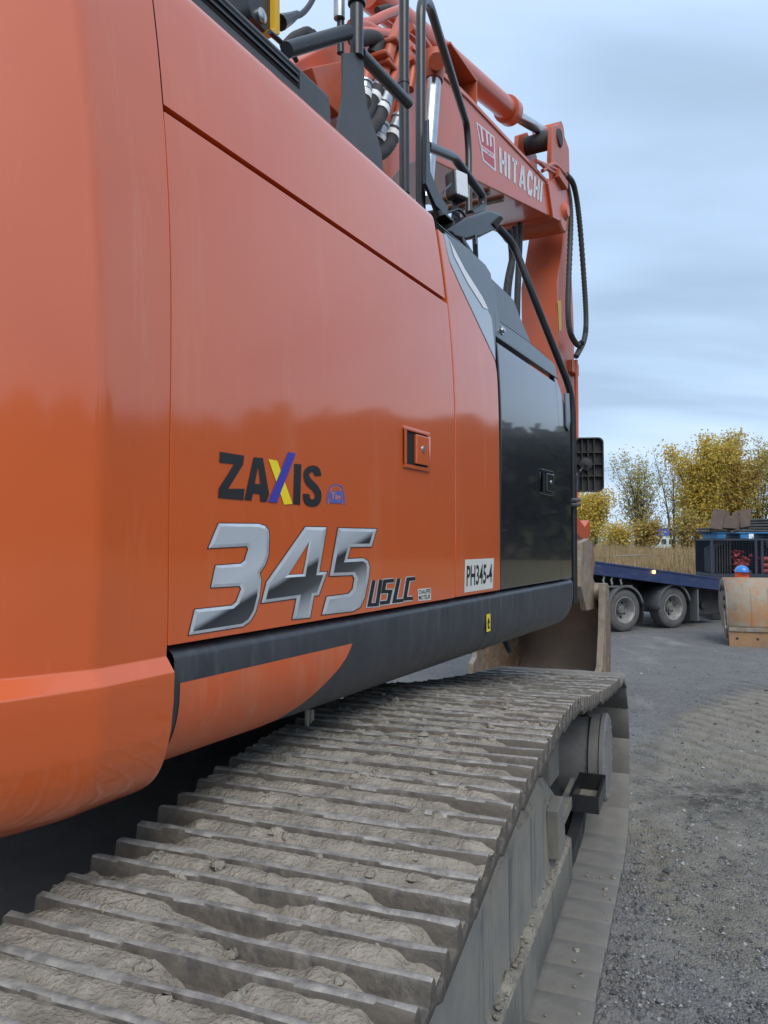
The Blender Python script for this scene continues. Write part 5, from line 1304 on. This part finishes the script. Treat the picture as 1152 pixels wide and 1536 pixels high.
# ------------------------------------------------------------------ trees, verge, fence, shed
def tree(name, x, y, h, spread, nleaf, mats, label, seed, stems=5, bare=0.0, lo=.25, ls=.10, dens=1):
    rg = random.Random(seed); z0 = terr(x, y); base = Vector((x, y, z0 - .05))
    t = thing(name, base, label, 'tree', None)
    wood = MB(); tips = []
    for k in range(stems):
        az = rg.uniform(0, 6.28); ln = h * rg.uniform(.72, 1.0); sp_ = spread * rg.uniform(.25, 1.0) * (k > 0)
        top = base + Vector((math.cos(az) * sp_, math.sin(az) * sp_, ln)); mid = base.lerp(top, .5) + Vector((math.cos(az) * sp_ * -.18 + rg.uniform(-.2, .2), math.sin(az) * sp_ * -.18, ln * .05))
        st = spline([base + Vector((rg.uniform(-.15, .15), rg.uniform(-.15, .15), 0)), mid, top], 7); m_ = len(st)
        r0 = .012 * h * rg.uniform(.7, 1.1)
        wood.tube(st, r0, 6, rf=lambda i: r0 * (1 - .9 * i / (m_ - 1)))
        for j in range(3, m_):
            f = j / (m_ - 1)
            for q_ in range(rg.choice((2, 3))):
                a = rg.uniform(0, 6.28); bl_ = spread * .62 * (1.12 - f) * rg.uniform(.5, 1.1) + .25
                d = Vector((math.cos(a) * .75, math.sin(a) * .75, rg.uniform(.5, 1.1))).normalized(); e_ = st[j] + d * bl_
                wood.tube([st[j], st[j].lerp(e_, .5) + Vector((0, 0, -.04)), e_], .02, 4, rf=lambda i: (r0 * .35 * (1.05 - f) + .008) * (1, .7, .3)[i])
                for w_ in range(5): tips.append((st[j].lerp(e_, .35 + .65 * (w_ + 1) / 5), f))
        for w_ in range(4): tips.append((st[-1 - w_], 1))
    wood.build('trunk', m_bark, t, smooth=60)
    lf = MB(); vs_ = []; fs = []; mi = []
    while len(fs) < nleaf:
        p_, f = rg.choice(tips)
        if f < lo and rg.random() < .7: continue
        if rg.random() < bare * f: continue
        q_ = p_ + Vector((rg.gauss(0, .26), rg.gauss(0, .26), rg.gauss(0, .26)))
        a = Vector((rg.gauss(0, 1), rg.gauss(0, 1), rg.gauss(0, 1))).normalized(); b = a.orthogonal().normalized(); b = Matrix.Rotation(rg.uniform(0, 6.28), 3, a) @ b
        c_ = a.cross(b); s_ = ls * rg.uniform(.6, 1.25); n_ = len(vs_)
        vs_ += [q_ - b * s_, q_ + c_ * s_ * .6, q_ + b * s_, q_ - c_ * s_ * .6]; fs.append((n_, n_ + 1, n_ + 2, n_ + 3)); mi.append(rg.choices(range(len(mats)), [3, 2, 1.5][:len(mats)])[0])
    me = bpy.data.meshes.new('crown'); me.from_pydata([tuple(v) for v in vs_], [], fs)
    for m_ in mats: me.materials.append(m_)
    me.polygons.foreach_set('material_index', mi)
    link('crown', me, t)
    return t
def tx(px, d): return (px - CX) / F * d, d
D = 46
def pt(px, d, top): x, y = tx(px, d); return x, y, (HZ - top) / F * d + CAMZ - terr(x, y)
for nm, px, d, top, spread, nl, mats, label, seed, stems, bare, ls in (
    ('poplar_tree', 893, 47, 742, 1.1, 5200, (LEAF[1], LEAF[0], LEAF[2]), 'small bright yellow tree growing beside the excavator mirror', 1, 7, 0, .10),
    ('poplar_tree', 960, 48, 690, 2.0, 3600, (LEAF[4], LEAF[2], LEAF[0]), 'sparse grey-green tree with bare spreading stems', 2, 9, .25, .085),
    ('poplar_tree', 1010, 52, 668, .9, 1300, (LEAF[4], LEAF[3], LEAF[2]), 'tall thin nearly bare tree beside the dense golden one', 3, 4, .1, .085),
    ('poplar_tree', 1045, 46, 668, 1.7, 10500, (LEAF[0], LEAF[1], LEAF[2]), 'dense golden tree above the trailer deck', 4, 9, 0, .11),
    ('poplar_tree', 1095, 47, 655, 1.7, 9500, (LEAF[0], LEAF[3], LEAF[2]), 'tall ochre tree behind the rusty steel plates', 5, 9, 0, .11),
    ('poplar_tree', 1140, 50, 660, 1.5, 3600, (LEAF[4], LEAF[2], LEAF[0]), 'thin olive tree with bare trunk behind the rubber mats', 6, 6, .2, .095),
    ('poplar_tree', 1190, 50, 664, 1.9, 5000, (LEAF[0], LEAF[2], LEAF[3]), 'ochre tree at the outer end of the row, past the rubber mats', 8, 7, .1, .10),
    ('poplar_tree', 850, 52, 735, 1.4, 4500, (LEAF[1], LEAF[2], LEAF[0]), 'yellow-green tree half hidden behind the excavator boom', 9, 7, 0, .10)):
    x, y, h = pt(px, d, top); tree(nm, x, y, h * 1.03, spread * 1.4, int(nl * 1.35), mats, label, seed, stems, bare, ls=ls * .80)['group'] = 'autumn trees beyond the yard'
def bush(px, d, top, sp_, nl, mats, label, seed):
    x, y, h = pt(px, d, top); t = tree('bush', x, y, max(.8, h), sp_, nl, mats, label, seed, 7, 0, .0, .085); t['category'] = 'bush'; t['group'] = 'undergrowth below the trees'
bush(925, 44, 790, 1.0, 2300, (LEAF[1], LEAF[0], LEAF[2]), 'yellow bush below the sparse grey-green tree', 21)
bush(968, 44, 778, 1.1, 2300, (LEAF[3], LEAF[2], LEAF[0]), 'olive-brown bush at the foot of the sparse tree', 22)
bush(1028, 44, 770, .9, 1800, (LEAF[2], LEAF[3], LEAF[0]), 'dark olive bush beside the blue shed', 23)
bush(1060, 43.5, 790, .9, 1800, (LEAF[0], LEAF[3], LEAF[2]), 'ochre bush under the dense golden tree', 24)
# belt of trees round the rest of the yard (seen mirrored in the paint)
rg = random.Random(77); vs_ = []; fs = []; mi = []
for k in range(48000):
    az = rg.uniform(R(29.5), R(150)); d = rg.uniform(40, 50); hmax = 8.0 + 2.2 * noise.noise(Vector((az * 9, 0, 0))) + .8 * noise.noise(Vector((az * 31, 2, 0)))
    p_ = Vector((math.sin(az) * d, math.cos(az) * d, .7 + hmax * rg.random() ** .8)); a = Vector((rg.gauss(0, 1), rg.gauss(0, 1), rg.gauss(0, 1))).normalized(); b = a.orthogonal().normalized(); c_ = a.cross(b); s_ = rg.uniform(.35, .6); n_ = len(vs_)
    vs_ += [p_ - b * s_, p_ + c_ * s_ * .6, p_ + b * s_, p_ - c_ * s_ * .6]; fs.append((n_, n_ + 1, n_ + 2, n_ + 3)); mi.append(rg.randrange(3))
me = bpy.data.meshes.new('tree_belt'); me.from_pydata([tuple(v) for v in vs_], [], fs)
m_dk = [M('dark_evergreen_foliage', (.035, .040, .022), rough=.8), M('bare_brown_twigs', (.060, .050, .036), rough=.9), M('dull_olive_foliage', (.075, .068, .03), rough=.8)]
for m_ in m_dk: me.materials.append(m_)
me.polygons.foreach_set('material_index', mi); kind(link('tree_belt', me), 'stuff', 'far belt of dark woodland around the yard')
# dry grass verge
rg = random.Random(9); vs_ = []; fs = []; mi = []
for k in range(42000):
    px = rg.uniform(845, 1175); d = rg.uniform(29, 45); x, y = tx(px, d); z_ = terr(x, y); h = rg.uniform(.3, .9) * (.75 + .6 * noise.noise(Vector((x * .5, y * .5, 0))) + .35 * noise.noise(Vector((x * 2.2, y * .6, 4)))) * (1.6 if rg.random() < .03 else 1); a = rg.uniform(0, 3.14); w_ = rg.uniform(.012, .03)
    lx, ly = rg.gauss(0, .12), rg.gauss(0, .12); n_ = len(vs_); cx_, sx_ = math.cos(a) * w_, math.sin(a) * w_
    vs_ += [(x - cx_, y - sx_, z_ - .03), (x + cx_, y + sx_, z_ - .03), (x + lx, y + ly, z_ + h)]; fs.append((n_, n_ + 1, n_ + 2)); mi.append(0 if rg.random() < .72 + .3 * noise.noise(Vector((x * .3, y * .3, 3))) else 1)
me = bpy.data.meshes.new('dry_grass'); me.from_pydata(vs_, [], fs); me.materials.append(m_grass); me.materials.append(m_grass2)
me.polygons.foreach_set('material_index', mi); kind(link('dry_grass', me), 'stuff', 'tall dry autumn grass on the bank behind the trailer')
# guard rail in the verge
A_ = hit(880, 835, Vector((0, 33, 0)), Vector((0, 1, 0))); B_ = hit(1180, 827, Vector((0, 38, 0)), Vector((0, 1, 0)))
GR = thing('guard_rail', (A_.x, A_.y, terr(A_.x, A_.y)), 'thin grey steel guard rail running through the dry grass', 'guard rail')
MB().tube([A_, B_], .028, 8).build('rail', m_galv, GR)
for k in range(8):
    p_ = A_.lerp(B_, k / 7); MB().tube([(p_.x, p_.y + .05, terr(p_.x, p_.y) - .1), (p_.x, p_.y + .05, p_.z + .02)], .04, 8).build('post', m_galv, GR)
# blue and white shed far beyond
sx_, sy_ = tx(1003, 105); z_ = terr(sx_, sy_)
SH = thing('shed', (sx_, sy_, z_), 'far blue and white shed glimpsed between the tree stems', 'shed')
sm = Matrix.Translation((sx_, sy_, z_)) @ Matrix.Rotation(R(12), 4, 'Z')
MB().box(sm, (-2.6, 0, 0), (1.3, 4, 1.7)).build('wall', m_shedwhite, SH, smooth=0)
MB().box(sm, (-2.7, -.1, 1.7), (1.4, 4.1, 2.7)).build('roof', m_shedblue, SH, smooth=0)
for k in range(3): MB().box(sm, (-2.2 + 1.1 * k, -.03, .5), (-1.5 + 1.1 * k, .02, 1.2)).build('window', m_glass, SH, smooth=0)
# traffic cone standing off to the side of the yard, mirrored in the charcoal door
q_ = Vector((6.3, 6.0, 0))
CN = thing('traffic_cone', q_, 'orange traffic cone on the gravel mirrored in the charcoal door', 'traffic cone')
MB().lathe(Matrix.Translation(q_), [(.14, .03), (.13, .05), (.035, .70), (.02, .71)], 20).build('cone_body', m_cone, CN)
MB().box(Matrix.Translation(q_), (-.19, -.19, 0), (.19, .19, .03)).build('base', m_cone, CN, bevel=.01)
